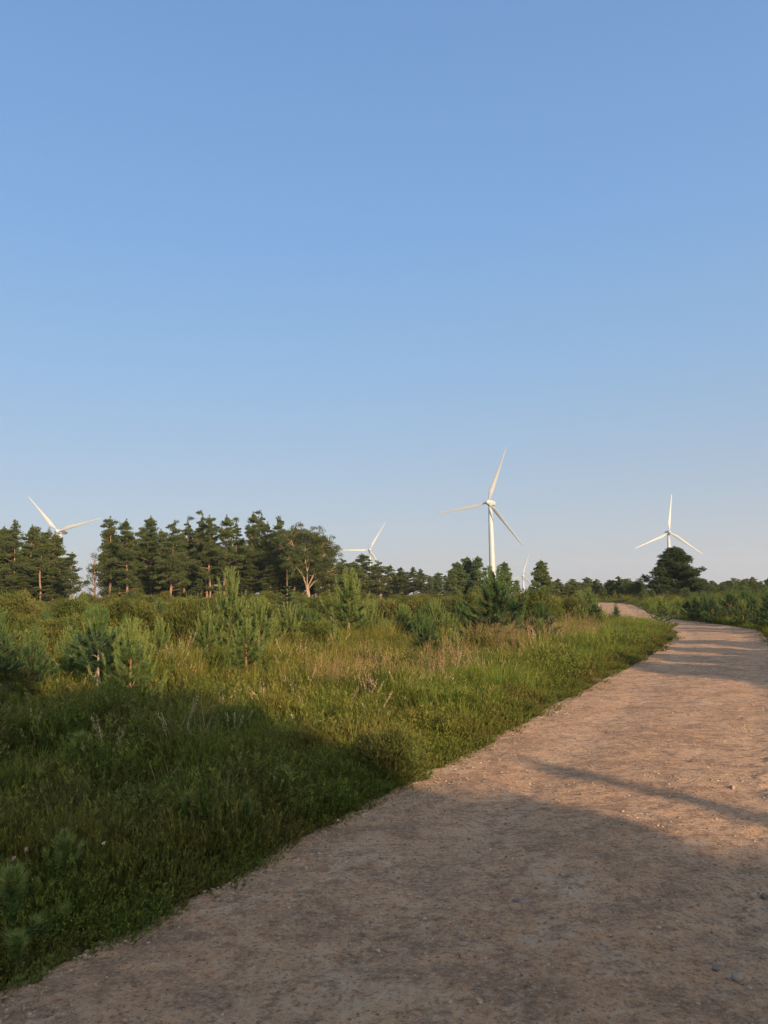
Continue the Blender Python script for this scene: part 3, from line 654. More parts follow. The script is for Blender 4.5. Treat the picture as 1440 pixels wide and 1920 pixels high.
for px, yt, yb, w in [(1290, 1126, 1156, 1.2), (1322, 1116, 1158, 1.3), (1338, 1122, 1164, 1.2), (1372, 1112, 1162, 1.4), (1412, 1116, 1170, 1.4), (1446, 1110, 1178, 1.4), (1468, 1112, 1184, 1.4), (1400, 1108, 1160, 1.3)]:
    place_y('ye', px, yt, yb, 'dark low young pine among the scrub on the far right verge', 'dark young pines on the far right verge', wide=w)
# dark spruce with a thin leader
def make_spruce():
    rng = np.random.default_rng(21); tr = Acc(); cr = Acc(); h = 2.6; tube(tr, [(0, 0, 0), (0, 0, 1.9), (0, 0, h)], [.045, .02, .005], 6)
    for w in range(15):
        f = w / 14; z = .15 + f * 1.85; l = .80 * (1 - f) ** .85 + .10
        for b in range(8):
            a = w * .7 + b * pi / 4 + rng.normal() * .15; d = np.array([cos(a), sin(a), -.05 + .35 * f]); p0 = np.array([0, 0, z]); e = p0 + d * l * rng.uniform(.8, 1.1) + [0, 0, .03]
            tube(tr, [p0, e], [.009, .003], 3); n = int(300 * l) + 20; u = rng.random(n) ** .7; P = p0 + (e - p0) * u[:, None]
            lat = np.array([-d[1], d[0], 0]); P = P + lat * (rng.uniform(-1, 1, n) * .34 * l * (1 - .6 * u))[:, None] + [0, 0, -.02]
            D = unit(rng.normal(size=(n, 3)) * .5 + d + [0, 0, .1]); needles(cr, P, D, .065, .012, rng)
    n = 140; P = np.column_stack([np.zeros(n), np.zeros(n), rng.uniform(1.95, h - .05, n)]); D = unit(rng.normal(size=(n, 3)) * [1, 1, .2] + [0, 0, .9]); needles(cr, P, D, .05, .006, rng)
    return tr, cr
tr, cr = make_spruce(); reg('spruce', tr, cr, 2.6, M_TWIG, leaf_mat('spruce_needles', (.030, .060, .026), (.038, .07, .03), transl=.15, tipc=(.07, .11, .045), tipf=.5))
tree_px('spruce', 'spruce_tree', 538, 1063, 24.5, 'small dark spruce with a thin bare leader, in front of the tall wood', 'tree', None)
G6 = 'pine seedlings in the shaded verge'
for k, px, yt, yb, lb in [('yf', 118, 1575, 1668, 'pine seedling with an upright yellow green tip in the shaded verge'), ('yg', 20, 1650, 1760, 'bright pine seedling at the left edge of the shaded verge'), ('yg', 30, 1770, 1850, 'lowest pine seedling in the left corner beside the track'),
                          ('yg', 532, 1462, 1528, 'pine seedling on the verge nearest the track edge'), ('yg', 352, 1510, 1566, 'small pale pine seedling in the middle of the shaded heather'), ('yf', 462, 1510, 1566, 'slender pine seedling between two bushier ones in the shade'),
                          ('yf', 760, 1400, 1470, 'dark seedling clump where the shadow edge meets the track'), ('yg', 150, 1400, 1470, 'pine seedling among pale grass in the shade on the left')]:
    place_y(k, px, yt - 22, yb, lb, G6, 'pine_seedling', wide=1.35)

# ------------------------------------------------------------------ gorse
def make_gorse(seed, h=1.8, R=1.35, n=3300):
    rng = np.random.default_rng(seed); st = Acc(); lf = Acc()
    L = [(0, 0, h * .36, R * .8, h * .42)] + [(R * .75 * cos(a), R * .75 * sin(a), h * rng.uniform(.22, .58), R * rng.uniform(.26, .46), h * rng.uniform(.22, .42)) for a in np.arange(9) * .72 + rng.random()]
    L += [(R * .35 * cos(a), R * .35 * sin(a), h * rng.uniform(.6, .72), R * rng.uniform(.22, .38), h * rng.uniform(.20, .36)) for a in np.arange(6) * 1.07 + rng.random()]
    L = np.array(L)
    w = L[:, 3] ** 2; pick = rng.choice(len(L), n, p=w / w.sum()); q = unit(rng.normal(size=(n, 3)) + [0, 0, .35]); c = L[pick]
    dd = 1 + .10 * rng.normal(size=n) + .22 * (vnoise(q[:, 0] * 3.2 + pick * 5, q[:, 1] * 3.2 + q[:, 2] * 3, seed) - .5); P = c[:, :3] + q * np.column_stack([c[:, 3], c[:, 3], c[:, 4]]) * dd[:, None]
    pick0 = pick[P[:, 2] > .06]; P = P[P[:, 2] > .06]; n = len(P)
    out = unit(P - [0, 0, h * .3]); ax = unit(out + [0, 0, .7] + rng.normal(size=(n, 3)) * .35); l = rng.uniform(.14, .30, n)
    k = 13; lob = rng.random(len(L)); rr = np.clip(np.repeat(lob[pick0], k) * .55 + np.repeat(rng.random(n), k) * .25 + rng.random(n * k) * .2, 0, 1)
    A = np.repeat(ax, k, 0); u = rng.random(n * k); PP = np.repeat(P, k, 0) + A * (u * np.repeat(l, k))[:, None]
    D = unit(A * .9 + unit(np.cross(A, rng.normal(size=(n * k, 3)))) * 1.0)
    S = unit(np.cross(D, rng.normal(size=(n * k, 3)))) * .010
    v = np.stack([PP - S, PP + S, PP + D * .075], 1).reshape(-1, 3); tp = np.repeat(u, 3)
    lf.add(v, np.arange(len(v)).reshape(-1, 3), np.repeat(rr, 3), tp)
    for i in range(50):
        a = rng.uniform(0, 6.28); e = np.array([cos(a) * R * rng.uniform(.3, .95), sin(a) * R * rng.uniform(.3, .95), h * rng.uniform(.35, .85)])
        tube(st, [(0, 0, 0), e * [.5, .5, .4], e], [.03, .018, .006], 4)
    return st, lf
GK = []
for i in range(5):
    st, lf = make_gorse(40 + i, h=[1.8, 1.5, 1.9, 1.6, 1.4][i]); GK.append((st.mesh('gorse_stems', M_TWIG, True), lf.mesh('gorse_foliage', M_GORSE)))
def place_gorse(x, y, s, label, group):
    i = random.randrange(5); root = link(bpy.data.objects.new('gorse_bush', None)); root.location = (x, y, H(x, y) - .05)
    root.rotation_euler = (0, 0, random.uniform(0, 6.28)); root.scale = (s * random.uniform(.72, 1.05), s * random.uniform(.72, 1.05), s * random.uniform(.62, 1.14))
    tag(root, label, 'bush', group); obj('stems', GK[i][0], root); obj('foliage', GK[i][1], root)
def px_of(x, y, z):
    v = np.array([x, y, z - EYE]); d = v @ _F; return 720 + FPX * (v @ _R) / d, 960 - FPX * (v @ _U) / d
y = 15; nb = 0
while y < 80:
    step = 1.9 + (y - 19) * .030
    x = -.62 * y
    while x < .36 * y:
        X = x + random.uniform(-.6, .6) * step * .6; Yy = y + random.uniform(-.5, .5) * step
        S_, t_ = path_st(X, Yy); t_ = t_[0]; px, py = px_of(X, Yy, .5)
        # near limit of the thicket in the photograph: close at the left, further away to the right
        lim = 14.5 + 7.5 * sstep(-7, 1, X) + 9 * sstep(0, 6, X)
        keep = Yy > lim and t_ < -3.2 - .03 * Yy
        if px > 640: keep = keep and random.random() < .62
        if keep and -80 < px < 1150:
            if random.random() < .14: x += step; continue
            s = random.uniform(.60, .98) * (1.0 if px < 520 else .86)
            if Yy > 45: s *= .97
            if Yy < 26: s *= .62 + .38 * (Yy - 14) / 12
            if 375 < px < 520 and Yy < 24: x += step; continue
            if px < 330: lb, g = 'olive green gorse bush in the thicket below the pines on the left', 'gorse thicket on the left'
            elif px < 640: lb, g = 'green gorse bush in the thicket between the young pines and the tall wood', 'gorse thicket in front of the tall wood'
            else: lb, g = 'low green bush on the heath in front of the far tree belt', 'low bushes in front of the far tree belt'
            place_gorse(X, Yy, s, lb, g); nb += 1
        x += step
    y += step * .95
for px, d, s in [(1240, 60, .45), (1290, 56, .4), (1330, 52, .45), (1375, 46, .4), (1412, 42, .4), (1440, 38, .45), (1400, 36, .3), (1460, 40, .5)]:
    q = at_depth(px, 1130, d); place_gorse(q[0], q[1], s, 'low green bush on the far right verge of the track', 'low bushes on the far right verge')
x_, y_, z_ = ground(752, 1478)
_r = link(bpy.data.objects.new('heather_bush', None)); _r.location = (x_ - .12, y_ + .15, z_ - .03); _r.scale = (.24, .24, .25)
tag(_r, 'round dark green clump bulging over the track edge where the shadow ends', 'bush'); obj('stems', GK[2][0], _r); obj('foliage', GK[2][1], _r)

# ------------------------------------------------------------------ trees behind the viewpoint: they cast the evening shadow over the near verge
sh2 = np.array([sin(SUN_AZ), cos(SUN_AZ)]); tel = tan(SUN_EL)
def caster(ex, ey, back, key='bushy1', wide=1.0, lb='bushy pine behind the viewpoint casting evening shade over the track'):
    """a tree standing at y = -back whose top's shadow falls on (ex, ey)"""
    L = (ey + back) / -sh2[1]; x, y = ex + sh2[0] * L, ey + sh2[1] * L
    return place_tree(key, 'pine_tree', x, y, L * tel, lb, 'tree', 'pines behind the viewpoint', wide=wide)
CAST = [(3.0, 3.9, 8), (2.1, 4.5, 8), (1.2, 5.0, 9), (.45, 5.5, 8), (-.5, 6.7, 9), (-1.7, 8.1, 8), (-3.6, 10.4, 9), (-5.2, 12.6, 8), (-7.4, 14.2, 9), (-10, 15.6, 8),
        (3.7, 2.4, 9), (.4, 4.0, 10), (-1.5, 6.0, 11), (-3.5, 8.2, 10), (-6, 10.2, 11)]
for ex, ey, bk in CAST: caster(ex, ey, bk, 'bushy0', .70)

caster(1.04, 8.1, 7, 'mid2', .28, lb='very slender pine behind the viewpoint whose shadow is the thin streak on the track')
for ex, ey, bx, lb in [(4.8, 18.0, 12.4, 'nearest'), (5.9, 20.2, 13.4, 'second'), (7.4, 22.3, 14.8, 'third'), (8.8, 25.0, 16.4, 'farthest'), (7.6, 18.9, 14.2, 'hindmost')]:
    L_ = (bx - ex) / sh2[0]; place_tree('bushy0', 'pine_tree', bx, ey + sh2[1] * L_, L_ * tel, 'young pine on the right verge outside the photo, %s in its row' % lb, 'tree', 'young pines on the right verge', wide=.95)

# ------------------------------------------------------------------ ground cover (nobody could count it): geometry nodes scatter small tufts over points
def scatter(name, pts, rot, scl, idx, protos, label, cat=None):
    col = bpy.data.collections.new(name + '_tufts')                  # never linked to the scene: only a source for the scatter
    for k, me in enumerate(protos):
        col.objects.link(bpy.data.objects.new('%s_tuft_%02d' % (name, k), me))
    me = bpy.data.meshes.new(name); me.vertices.add(len(pts)); me.vertices.foreach_set('co', np.asarray(pts, np.float32).ravel())
    a = me.attributes.new('rot', 'FLOAT_VECTOR', 'POINT'); a.data.foreach_set('vector', np.asarray(rot, np.float32).ravel())
    a = me.attributes.new('scl', 'FLOAT_VECTOR', 'POINT'); a.data.foreach_set('vector', np.asarray(scl, np.float32).ravel())
    a = me.attributes.new('idx', 'INT', 'POINT'); a.data.foreach_set('value', np.asarray(idx, np.int32))
    me.update()
    ng = bpy.data.node_groups.new(name, 'GeometryNodeTree')
    ng.interface.new_socket('Geometry', in_out='INPUT', socket_type='NodeSocketGeometry'); ng.interface.new_socket('Geometry', in_out='OUTPUT', socket_type='NodeSocketGeometry')
    N, L = ng.nodes, ng.links; gi = N.new('NodeGroupInput'); go = N.new('NodeGroupOutput')
    ip = N.new('GeometryNodeInstanceOnPoints'); ci = N.new('GeometryNodeCollectionInfo'); ci.inputs['Collection'].default_value = col
    ci.inputs['Separate Children'].default_value = True; ci.inputs['Reset Children'].default_value = True
    def na(nm, ty): n = N.new('GeometryNodeInputNamedAttribute'); n.data_type = ty; n.inputs['Name'].default_value = nm; return n.outputs['Attribute']
    e2r = N.new('FunctionNodeEulerToRotation'); L.new(na('rot', 'FLOAT_VECTOR'), e2r.inputs[0])
    L.new(gi.outputs[0], ip.inputs['Points']); L.new(ci.outputs[0], ip.inputs['Instance']); ip.inputs['Pick Instance'].default_value = True
    L.new(na('idx', 'INT'), ip.inputs['Instance Index']); L.new(e2r.outputs[0], ip.inputs['Rotation']); L.new(na('scl', 'FLOAT_VECTOR'), ip.inputs['Scale'])
    L.new(ip.outputs[0], go.inputs[0])
    o = link(bpy.data.objects.new(name, me)); md = o.modifiers.new('scatter', 'NODES'); md.node_group = ng
    tag(o, label, cat, None, 'stuff'); return o

def blade_tuft(seed, n, R, h, w, lean=.35, curve=.5, hvar=.35, segs=4, seedhead=0):
    """curved tapering grass blades; acc with tip attribute"""
    rng = np.random.default_rng(seed); a = rng.uniform(0, 6.28, n); r = R * np.sqrt(rng.random(n))
    B = np.column_stack([r * np.cos(a), r * np.sin(a), np.full(n, -.02)])
    da = a + rng.normal(size=n) * .7; ln = np.abs(rng.normal(size=n)) * lean + .05; H_ = h * (1 - hvar * rng.random(n) ** 1.3) ; cv = curve * rng.uniform(.3, 1.3, n)
    dirh = np.column_stack([np.cos(da), np.sin(da), np.zeros(n)]); side = np.column_stack([-np.sin(da + .6), np.cos(da + .6), np.zeros(n)])
    T = np.linspace(0, 1, segs + 1); V = []
    for t in T:
        p = B + dirh * ((ln * t + cv * t * t) * H_)[:, None] * .8; p[:, 2] += H_ * (t - .28 * cv * t * t)
        ww = (w * (1 - t) ** .7 * .5 + .0002)
        V.append(p - side * ww); V.append(p + side * ww)
    V = np.stack(V, 1); m = 2 * (segs + 1); base = (np.arange(n) * m)[:, None, None]; tt = []
    for s in range(segs): i = 2 * s; tt += [(i, i + 1, i + 3), (i, i + 3, i + 2)]
    F = (base + np.array(tt)[None]).reshape(-1, 3); acc = Acc()
    acc.add(V.reshape(-1, 3), F, np.repeat(rng.random(n), m), np.tile(np.repeat(T, 2), n))
    tips = (V[:, -1] + V[:, -2]) / 2; back = unit(tips - (V[:, -3] + V[:, -4]) / 2)
    return acc, tips, back, rng
def heather_tuft(seed, n=54, R=.13, h=.20):
    rng = np.random.default_rng(seed); acc = Acc(); a = rng.uniform(0, 6.28, n); r = R * np.sqrt(rng.random(n))
    B = np.column_stack([r * np.cos(a), r * np.sin(a), np.zeros(n)]); up = unit(np.column_stack([np.cos(a) * .55 * r / R, np.sin(a) * .55 * r / R, np.ones(n)]) + rng.normal(size=(n, 3)) * .2)
    hh = h * rng.uniform(.6, 1.1, n) * (1 - .35 * (r / R) ** 2)
    needles(acc, B, up, hh, .004, rng, .3)
    k = 20; u = rng.uniform(.25, 1, n * k); A = np.repeat(up, k, 0); P = np.repeat(B, k, 0) + A * (u * np.repeat(hh, k))[:, None]
    D = unit(A * 1.0 + unit(np.cross(A, rng.normal(size=(n * k, 3)))) * .85); S = unit(np.cross(D, rng.normal(size=(n * k, 3)))) * .0030
    v = np.stack([P - S, P + S, P + D * .019], 1).reshape(-1, 3); acc.add(v, np.arange(len(v)).reshape(-1, 3), np.repeat(np.repeat(rng.random(n), k) * .6 + rng.random(n * k) * .4, 3), np.repeat(u, 3) ** 2)
    return acc
HE = [heather_tuft(60 + i, 56, .15, [.17, .20, .14][i]).mesh('heather_tuft', M_HEATHER) for i in range(3)]
GR = [blade_tuft(70 + i, 60, .11, [.26, .20, .32][i], .0045, .3, .5)[0].mesh('grass_tuft', M_GRASS) for i in range(3)]
SG = [blade_tuft(74 + i, 50, .08, [.30, .38][i], .0055, .35, .55)[0].mesh('sedge_tuft', M_SEDGE) for i in range(2)]
MO = [blade_tuft(80 + i, 110, .16, [.62, .50, .72][i], .0050, .30, .55)[0].mesh('moor_tuft', M_MOOR) for i in range(3)]
DR = [blade_tuft(86 + i, 26, .10, [.26, .34][i], .0045, .7, .9)[0].mesh('dry_tuft', M_DRY) for i in range(2)]
def seed_tuft(seed, n, R, h):
    acc, tips, back, rng = blade_tuft(seed, n, R, h, .0022, .14, .12, .35, 4)
    k = 16; P = np.repeat(tips, k, 0) - np.repeat(back, k, 0) * rng.uniform(0, .12, n * k)[:, None] + rng.normal(size=(n * k, 3)) * .011
    D = unit(np.repeat(back, k, 0) + rng.normal(size=(n * k, 3)) * .5); needles(acc, P, D, .022, .0055, rng, tip=(.6, 1)); return acc
SE = [seed_tuft(90 + i, 22, .16, [.62, .52, .74][i]).mesh('seed_tuft', M_SEED) for i in range(3)]
def plume_tuft(seed, n, R, h):                                        # pale nodding heads
    acc, tips, back, rng = blade_tuft(seed, n, R, h, .003, .25, .35, .3, 5)
    k = 26; P = np.repeat(tips, k, 0) - np.repeat(back, k, 0) * rng.uniform(-.02, .11, n * k)[:, None] + rng.normal(size=(n * k, 3)) * .006
    D = unit(np.repeat(back, k, 0) * 1.3 + rng.normal(size=(n * k, 3)) * .4 - [0, 0, .3]); needles(acc, P, D, .028, .006, rng, tip=(.8, 1)); return acc
PLM = [plume_tuft(95 + i, 5, .07, [.55, .42][i]).mesh('plume_tuft', M_DRY) for i in range(2)]

R_ = np.random.default_rng(19)
def cloud(density, ymin=1.6, ymax=95, wide=.62):
    """random points with a density (per m2) falling with distance"""
    out = []
    rings = [(1.2, 4), (4, 7), (7, 11), (11, 17), (17, 26), (26, 42), (42, 95)]
    for (a, b), dn in zip(rings, density):
        if dn <= 0: continue
        w = wide * b + 2.2; n = int((b - a) * 2 * w * dn); X = R_.uniform(-w, w, n); Yv = R_.uniform(a, b, n)
        m = np.abs(X) < wide * Yv + 2.2; out.append(np.column_stack([X[m], Yv[m]]))
    return np.vstack(out)
def emit(name, P, protos, label, smin, smax, tilt=.12, grow=0.03, tall=(.85, 1.2), zoff=0., mound=.5):
    d = np.hypot(P[:, 0], P[:, 1]); n = len(P); Z = H(P[:, 0], P[:, 1]) + zoff
    s = R_.uniform(smin, smax, n) * (1 + grow * np.maximum(0, d - 5)); sz = R_.uniform(smin, smax, n) * R_.uniform(*tall, n) * (1 + grow * .18 * np.maximum(0, d - 5))
    md = 1 + mound * 3.4 * (fbm(P[:, 0] * 1.3, P[:, 1] * 1.3, 2, 299) - .5); _o = zones(P)[2]; md = 1 + (md - 1) * sstep(.1, 1.2, _o); sz = sz * np.clip(md, .6, 1.7) * (.62 + .38 * sstep(-.05, .55, _o))
    rot = np.column_stack([R_.normal(size=n) * tilt, R_.normal(size=n) * tilt, R_.uniform(0, 6.28, n)])
    print(name, n); return scatter(name, np.column_stack([P, Z]), rot, np.column_stack([s, s, sz]), R_.integers(0, len(protos), n), protos, label, None)
def zones(P):
    S, t = path_st(P[:, 0], P[:, 1]); hw = half_w(S); side = np.where(t < 0, -1, 1); off = np.abs(t) - hw - np.where(t < 0, edge_n(S, -1), edge_n(S, 1))
    return S, t, off
sel = lambda P, pr: P[R_.random(len(P)) < pr]
# heather: everywhere off the track, thinner in the grass strip
P = cloud([130, 115, 62, 28, 12, 4.5, 1.2]); S, t, off = zones(P)
nz = fbm(P[:, 0] * .45, P[:, 1] * .45, 3, 201)
strip = sstep(8.5, 11, P[:, 1]) * sstep(.5, 1.0, off) * (1 - sstep(2.6, 3.8, off)) * .6
pr = sstep(-.10, .10, off) * (1 - strip) * (.72 + .28 * sstep(.25, .45, nz)) * np.where(t > 0, .55, 1)
emit('heather', sel(P, pr), HE, 'dark green heather covering the verge and the heath', .75, 1.2, grow=.045, mound=.9)
P = cloud([3.2, 3.0, 2.4, 1.6, .8, .2, 0]); S, t, off = zones(P)
emit('heather_clumps', sel(P, sstep(.05, .3, off) * np.where(t > 0, .4, 1) * .8), HE, 'taller rounded clumps of heather standing out of the low heather', 1.5, 2.6, grow=.03, mound=.4)
# short creeping edge plants
P = cloud([90, 60, 36, 20, 8, 3, 0]); S, t, off = zones(P)
pr = np.exp(-((off - .04) / .17) ** 2) * (.22 + .78 * sstep(.25, .5, fbm(P[:, 0] * 1.5, P[:, 1] * 1.5, 3, 205)))
emit('edge_grass', sel(P, pr), GR[:2] + HE[:1], 'short tufts creeping over the edge of the track', .25, .55, grow=.02, zoff=.03)
P = cloud([110, 80, 44, 20, 6, 1, 0]); S, t, off = zones(P)
pr = np.exp(-((off + .15) / .15) ** 2) * sstep(.46, .62, fbm(P[:, 0] * 2.2, P[:, 1] * 2.2, 3, 206))
emit('creeping_grass', sel(P, pr), GR[:2] + DR[:1], 'sparse flattened tufts spreading out onto the gravel', .25, .5, tilt=.35, grow=.02, zoff=.075, tall=(.5, .8))
# green grass
P = cloud([16, 14, 34, 30, 20, 9, 1.6]); S, t, off = zones(P)
g = sstep(8, 10.5, P[:, 1]) * sstep(.35, 1.0, off) * (1 - sstep(2.2, 3.6, off)) + .045 * sstep(.1, .6, off)
g = np.where(t > 0, sstep(.1, .5, off) * .7, g); g = g * (.35 + .65 * sstep(.3, .55, fbm(P[:, 0] * .6, P[:, 1] * .6, 3, 207)))
emit('green_grass', sel(P, g), GR, 'bright green grass on the sunlit bank beside the track', .8, 1.35, grow=.04)
# blue green sedge tufts in the shade
P = cloud([12, 10, 7, 5, 3, 1, 0]); S, t, off = zones(P)
pr = sstep(.3, .9, off) * sstep(.50, .62, fbm(P[:, 0] * .7, P[:, 1] * .7, 3, 210)) * .9
emit('sedge', sel(P, pr), SG, 'darker green sedge tufts among the heather', .7, 1.2, grow=.03)
# yellow moor grass tussocks
P = cloud([0, .8, 2.2, 5, 4.5, 1.8, .4]); S, t, off = zones(P)
z1 = sstep(10.5, 13, P[:, 1] + .35 * P[:, 0]) * sstep(2.2, 3.6, off) * (1 - sstep(8, 13, off)) * np.where(t > 0, .8, 1)
pr = (z1 * (.25 + .75 * sstep(.36, .55, fbm(P[:, 0] * .35, P[:, 1] * .35, 3, 213))) + .05 * sstep(1, 2, off))
emit('moor_grass', sel(P, pr), MO, 'yellow green moor grass in loose arching tussocks', .75, 1.15, grow=.02, tall=(.7, 1.05))
# reddish seed heads
P = cloud([0, .3, 1.5, 4.5, 4.5, 2.5, .5]); S, t, off = zones(P)
z2 = sstep(10.5, 13, P[:, 1]) * sstep(1.4, 2.8, off) * (1 - sstep(4.0, 6, off)) * np.where(t > 0, .6, 1)
pr = z2 * (.06 + .94 * sstep(.45, .6, fbm(P[:, 0] * .4 + 9, P[:, 1] * .4, 3, 217)))
emit('flowering_grass', sel(P, pr), SE, 'thin grass with reddish brown seed heads beyond the green strip', .75, 1.1, grow=.015, tall=(.75, 1.05))
P = cloud([.5, .9, 1.3, 2.2, 1.3, .4, 0]); S, t, off = zones(P); pr = sstep(.6, 2, off) * sstep(.4, .6, fbm(P[:, 0] * .4, P[:, 1] * .4, 3, 221)) * .9
emit('nodding_grass', sel(P, pr), PLM, 'pale nodding seed heads standing above the heather', .7, 1.1, grow=.01)
P = cloud([5, 5, 3.5, 2.4, 1.2, .4, 0]); S, t, off = zones(P); pr = sstep(.8, 1.8, off) * sstep(.54, .66, fbm(P[:, 0] * .5 + 3, P[:, 1] * .5, 3, 225))
emit('dry_grass', sel(P, pr), DR, 'dry straw coloured grass lying in the hollows', .8, 1.3, tilt=.35)

# ------------------------------------------------------------------ gravel and single stones
def stone_mesh(seed, mat, flat=.6, sub=2):
    import bmesh
    rng = np.random.default_rng(seed); bm = bmesh.new(); bmesh.ops.create_icosphere(bm, subdivisions=sub, radius=.5)
    cuts = [(unit(rng.normal(size=3)), rng.uniform(.30, .44)) for _ in range(7)]
    for v in bm.verts:
        p = np.array(v.co)
        for nrm, dd in cuts:
            e = p @ nrm - dd
            if e > 0: p = p - nrm * e
        p *= [1, .8, flat]; v.co = p
    me = bpy.data.meshes.new('stone'); bm.to_mesh(me); bm.free(); me.materials.append(mat)
    for p in me.polygons: p.use_smooth = sub > 2
    return me
GV = [stone_mesh(300 + i, M_GRAVEL, .55, 1) for i in range(4)]
rings = [(1.2, 4, 1300), (4, 7, 1000), (7, 11, 420), (11, 18, 120)]
PP = []
for a, b, dn in rings:
    n = int((b - a) * 11 * dn); c = R_.uniform(a, b, n); X = R_.uniform(-4.5, 6.5, n) + (c - 5) * .62; PP.append(np.column_stack([X, c]))
P = np.vstack(PP); S, t, off = zones(P)
pr = (off < .12) * (.22 + .9 * np.exp(-((off + .18) / .22) ** 2) + .7 * np.exp(-((t - 1.25) / .4) ** 2)) * (.3 + .9 * sstep(.4, .6, fbm(P[:, 0] * 2, P[:, 1] * 2, 3, 230)))
P = sel(P, pr); n = len(P); S, t, off = zones(P)
# height of the track sheet, as in build_track
def track_z(X, Y, T, S):
    Z = base_h(X, Y) + .012 + (fbm(X * .8, Y * .8, 3, 41) - .5) * .045 + (fbm(X * 5, Y * 5, 3, 42) - .5) * .022 + (fbm(X * 19, Y * 19, 3, 43) - .5) * .013
    for c, w in ((-.95, .32), (.75, .32)): Z = Z - .022 * np.exp(-((T - c - .1 * np.sin(S * .3)) / w) ** 2)
    rough = np.exp(-((T - 1.25 - .15 * np.sin(S * .7)) / .38) ** 2) * sstep(1, 4, Y)
    return Z + rough * (.07 * (fbm(X * 3.1, Y * 3.1, 4, 44) - .38) + .11 * np.maximum(0, fbm(X * 13, Y * 13, 3, 45) - .52)) - .16 * sstep(-.04, .35, np.abs(T) - half_w(S))
sz = .006 + .020 * R_.random(n) ** 5 + .004 * np.abs(R_.normal(size=n)); sz *= (1 + .03 * P[:, 1]) * (1 + .9 * np.exp(-((t - 1.25) / .4) ** 2) * R_.random(n))
scatter('gravel', np.column_stack([P, track_z(P[:, 0], P[:, 1], t, S) + sz * .05]), R_.uniform(-.4, .4, (n, 3)) + np.column_stack([np.zeros((n, 2)), R_.uniform(0, 6.28, n)]), np.column_stack([sz, sz, sz]), R_.integers(0, 4, n), GV, 'small loose stones and grit on the track'); print('gravel', n)
ST = [(45, 1846, .055, M_STONE_P, 'pale stone at the edge of the track in the lower left corner'), (415, 1724, .030, M_STONE_D, 'dark pebble lying alone on the left side of the track'), (1385, 1876, .055, M_STONE_G, 'rounded grey stone near the bottom right corner'),
      (970, 1724, .060, M_STONE_D, 'flat dark grey stone set in the middle of the track'), (1128, 1820, .05, M_STONE_G, 'flat grey stone set in the lower middle of the track'), (1345, 1858, .035, M_STONE_D, 'small dark stone left of the rounded grey one'),
      (524, 1612, .04, M_STONE_P, 'pale stone beside the rusty tuft at the verge'), (632, 1560, .035, M_STONE_P, 'small pale stone at the verge further up the track'), (1436, 1716, .05, M_STONE_D, 'dark stone at the right edge of the photo'), (980, 1878, .018, M_STONE_D, 'tiny black pebble at the bottom of the track'),
      (870, 1812, .05, M_STONE_G, 'flat grey stone left of centre near the bottom'), (800, 1680, .06, M_STONE_G, 'worn flat stone in the left half of the shaded track'), (1300, 1448, .05, M_STONE_D, 'dark clod on the rough right side of the sunlit track'), (1375, 1500, .06, M_STONE_G, 'grey stone at the right end of the thin shadow')]
for k, (px, py, s, mt, lb) in enumerate(ST):
    x, y, z = ground(px, py); S_, t_ = path_st(x, y); z = float(track_z(np.array([x]), np.array([y]), t_, S_)[0]) if abs(t_[0]) < half_w(S_)[0] + .1 else z
    flat = 'flat' in lb
    o = obj('stone', stone_mesh(400 + k, mt, .35 if flat else .65, 3)); o.scale = (s, s, s * (.5 if flat else 1)); o.location = (x, y, z + s * (.02 if flat else .16)); o.rotation_euler = (0, 0, k * 1.3)
    tag(o, lb, 'stone', 'loose stones on the track')

# ------------------------------------------------------------------ single plants
def thistle():
    rng = np.random.default_rng(9); st = Acc(); lf = Acc(); fl = Acc(); tube(st, [(0, 0, 0), (.02, 0, .6), (0, .02, 1.1)], [.012, .009, .005], 6)
    for i in range(12):
        z = .15 + .075 * i; a = i * 2.4; l = .20 * (1 - i / 16); p = np.array([0, 0, z]); d = np.array([cos(a), sin(a), .5])
        for k in range(9): needles(lf, (p + d * l * k / 9)[None], unit(d + rng.normal(size=3) * .5)[None], .06, .014, rng)
    for i in range(5):
        a = i * 1.25; e = np.array([cos(a) * .07, sin(a) * .07, 1.05 + .05 * (i % 3)]); tube(st, [(0, 0, .9), e], [.004, .003], 4)
        n = 26; needles(fl, np.repeat(e[None], n, 0), unit(rng.normal(size=(n, 3)) + [0, 0, .8]), .03, .006, rng)
    return st, lf, fl
st, lf, fl = thistle(); x, y, z = ground(1155, 1226); r = link(bpy.data.objects.new('thistle_plant', None)); r.location = (x, y, z); tag(r, 'single tall thistle standing above the grass bank right of centre', 'plant')
r.scale = (1.25, 1.25, (at_depth(1155, 1177, y)[2] - z) / 1.1)
obj('stem', st.mesh('stem', M_SEDGE, True), r); obj('leaves', lf.mesh('leaves', M_SEDGE), r); obj('flower_heads', fl.mesh('flower', M_MOOR), r)
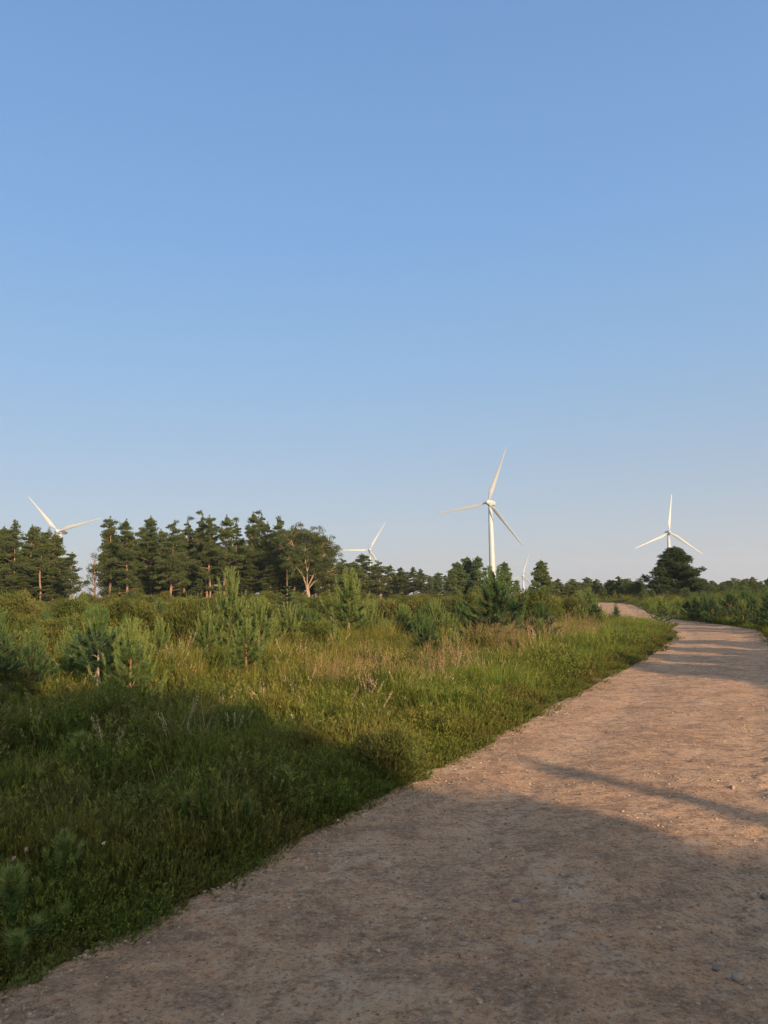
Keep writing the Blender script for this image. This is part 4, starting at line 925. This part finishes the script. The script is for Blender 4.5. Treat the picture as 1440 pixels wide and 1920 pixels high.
def flower(px, py, hgt, mat, label, s=1.):
    rng = np.random.default_rng(int(px)); x, y, z = ground(px, py); p = at_depth(px, py, y * .985)
    r = link(bpy.data.objects.new('wild_flower', None)); gz = H(p[0], p[1]); r.location = (p[0], p[1], gz); tag(r, label, 'flower', 'small flowers in the verge')
    h = hgt; a = Acc(); tube(a, [(0, 0, 0), (.01, 0, h * .6), (0, 0, h)], [.002, .0016, .0012], 5); obj('stem', a.mesh('stem', M_SEDGE, True), r)
    a = Acc(); n = 22; needles(a, np.repeat([[0, 0, h]], n, 0), unit(rng.normal(size=(n, 3)) + [0, 0, .5]), .013 * s, .006 * s, rng); obj('petals', a.mesh('petals', mat), r)
for px, py, h, mt, lb, s in [(22, 1718, .30, M_BUD, 'pink bell flower head at the left edge, the lower of two', 1.3), (47, 1702, .31, M_BUD, 'pink bell flower head near the left edge, the upper of two', 1.3), (193, 1668, .27, M_FLOWER, 'tiny pale yellow flower in the shaded heather', 1), (738, 1450, .30, M_FLOWER, 'small white flower where the shaded verge meets the track, left one', 1.3), (748, 1462, .27, M_FLOWER, 'small white flower where the shaded verge meets the track, right one', 1.2),
                             (547, 1392, .3, M_FLOWER, 'pale flower in the shaded heather left of the white pair', 1.2), (548, 1400, .3, M_FLOWER, 'pale flower just below another one in the shaded heather', 1.2)]:
    flower(px, py, h, mt, lb, s)

# ------------------------------------------------------------------ thin evening haze
import bmesh
_bm = bmesh.new(); bmesh.ops.create_cube(_bm, size=1.0)
_hm = bpy.data.meshes.new('haze'); _bm.to_mesh(_hm); _bm.free(); _ho = link(bpy.data.objects.new('haze', _hm))
_ho.scale = (7600, 7600, 190); _ho.location = (0, 0, 190 / 2 - 45); _ho['kind'] = 'stuff'; _ho['label'] = 'thin pale haze in the evening air'
_m = bpy.data.materials.new('haze'); _m.use_nodes = True; _n = _m.node_tree.nodes; _n.remove(_n['Principled BSDF'])
_v = _n.new('ShaderNodeVolumePrincipled'); _v.inputs['Color'].default_value = (.78, .87, 1.0, 1); _v.inputs['Density'].default_value = .00022; _v.inputs['Anisotropy'].default_value = .2
_m.node_tree.links.new(_v.outputs[0], _n['Material Output'].inputs['Volume']); _hm.materials.append(_m)
scene.cycles.volume_bounces = 0; scene.cycles.use_adaptive_sampling = False
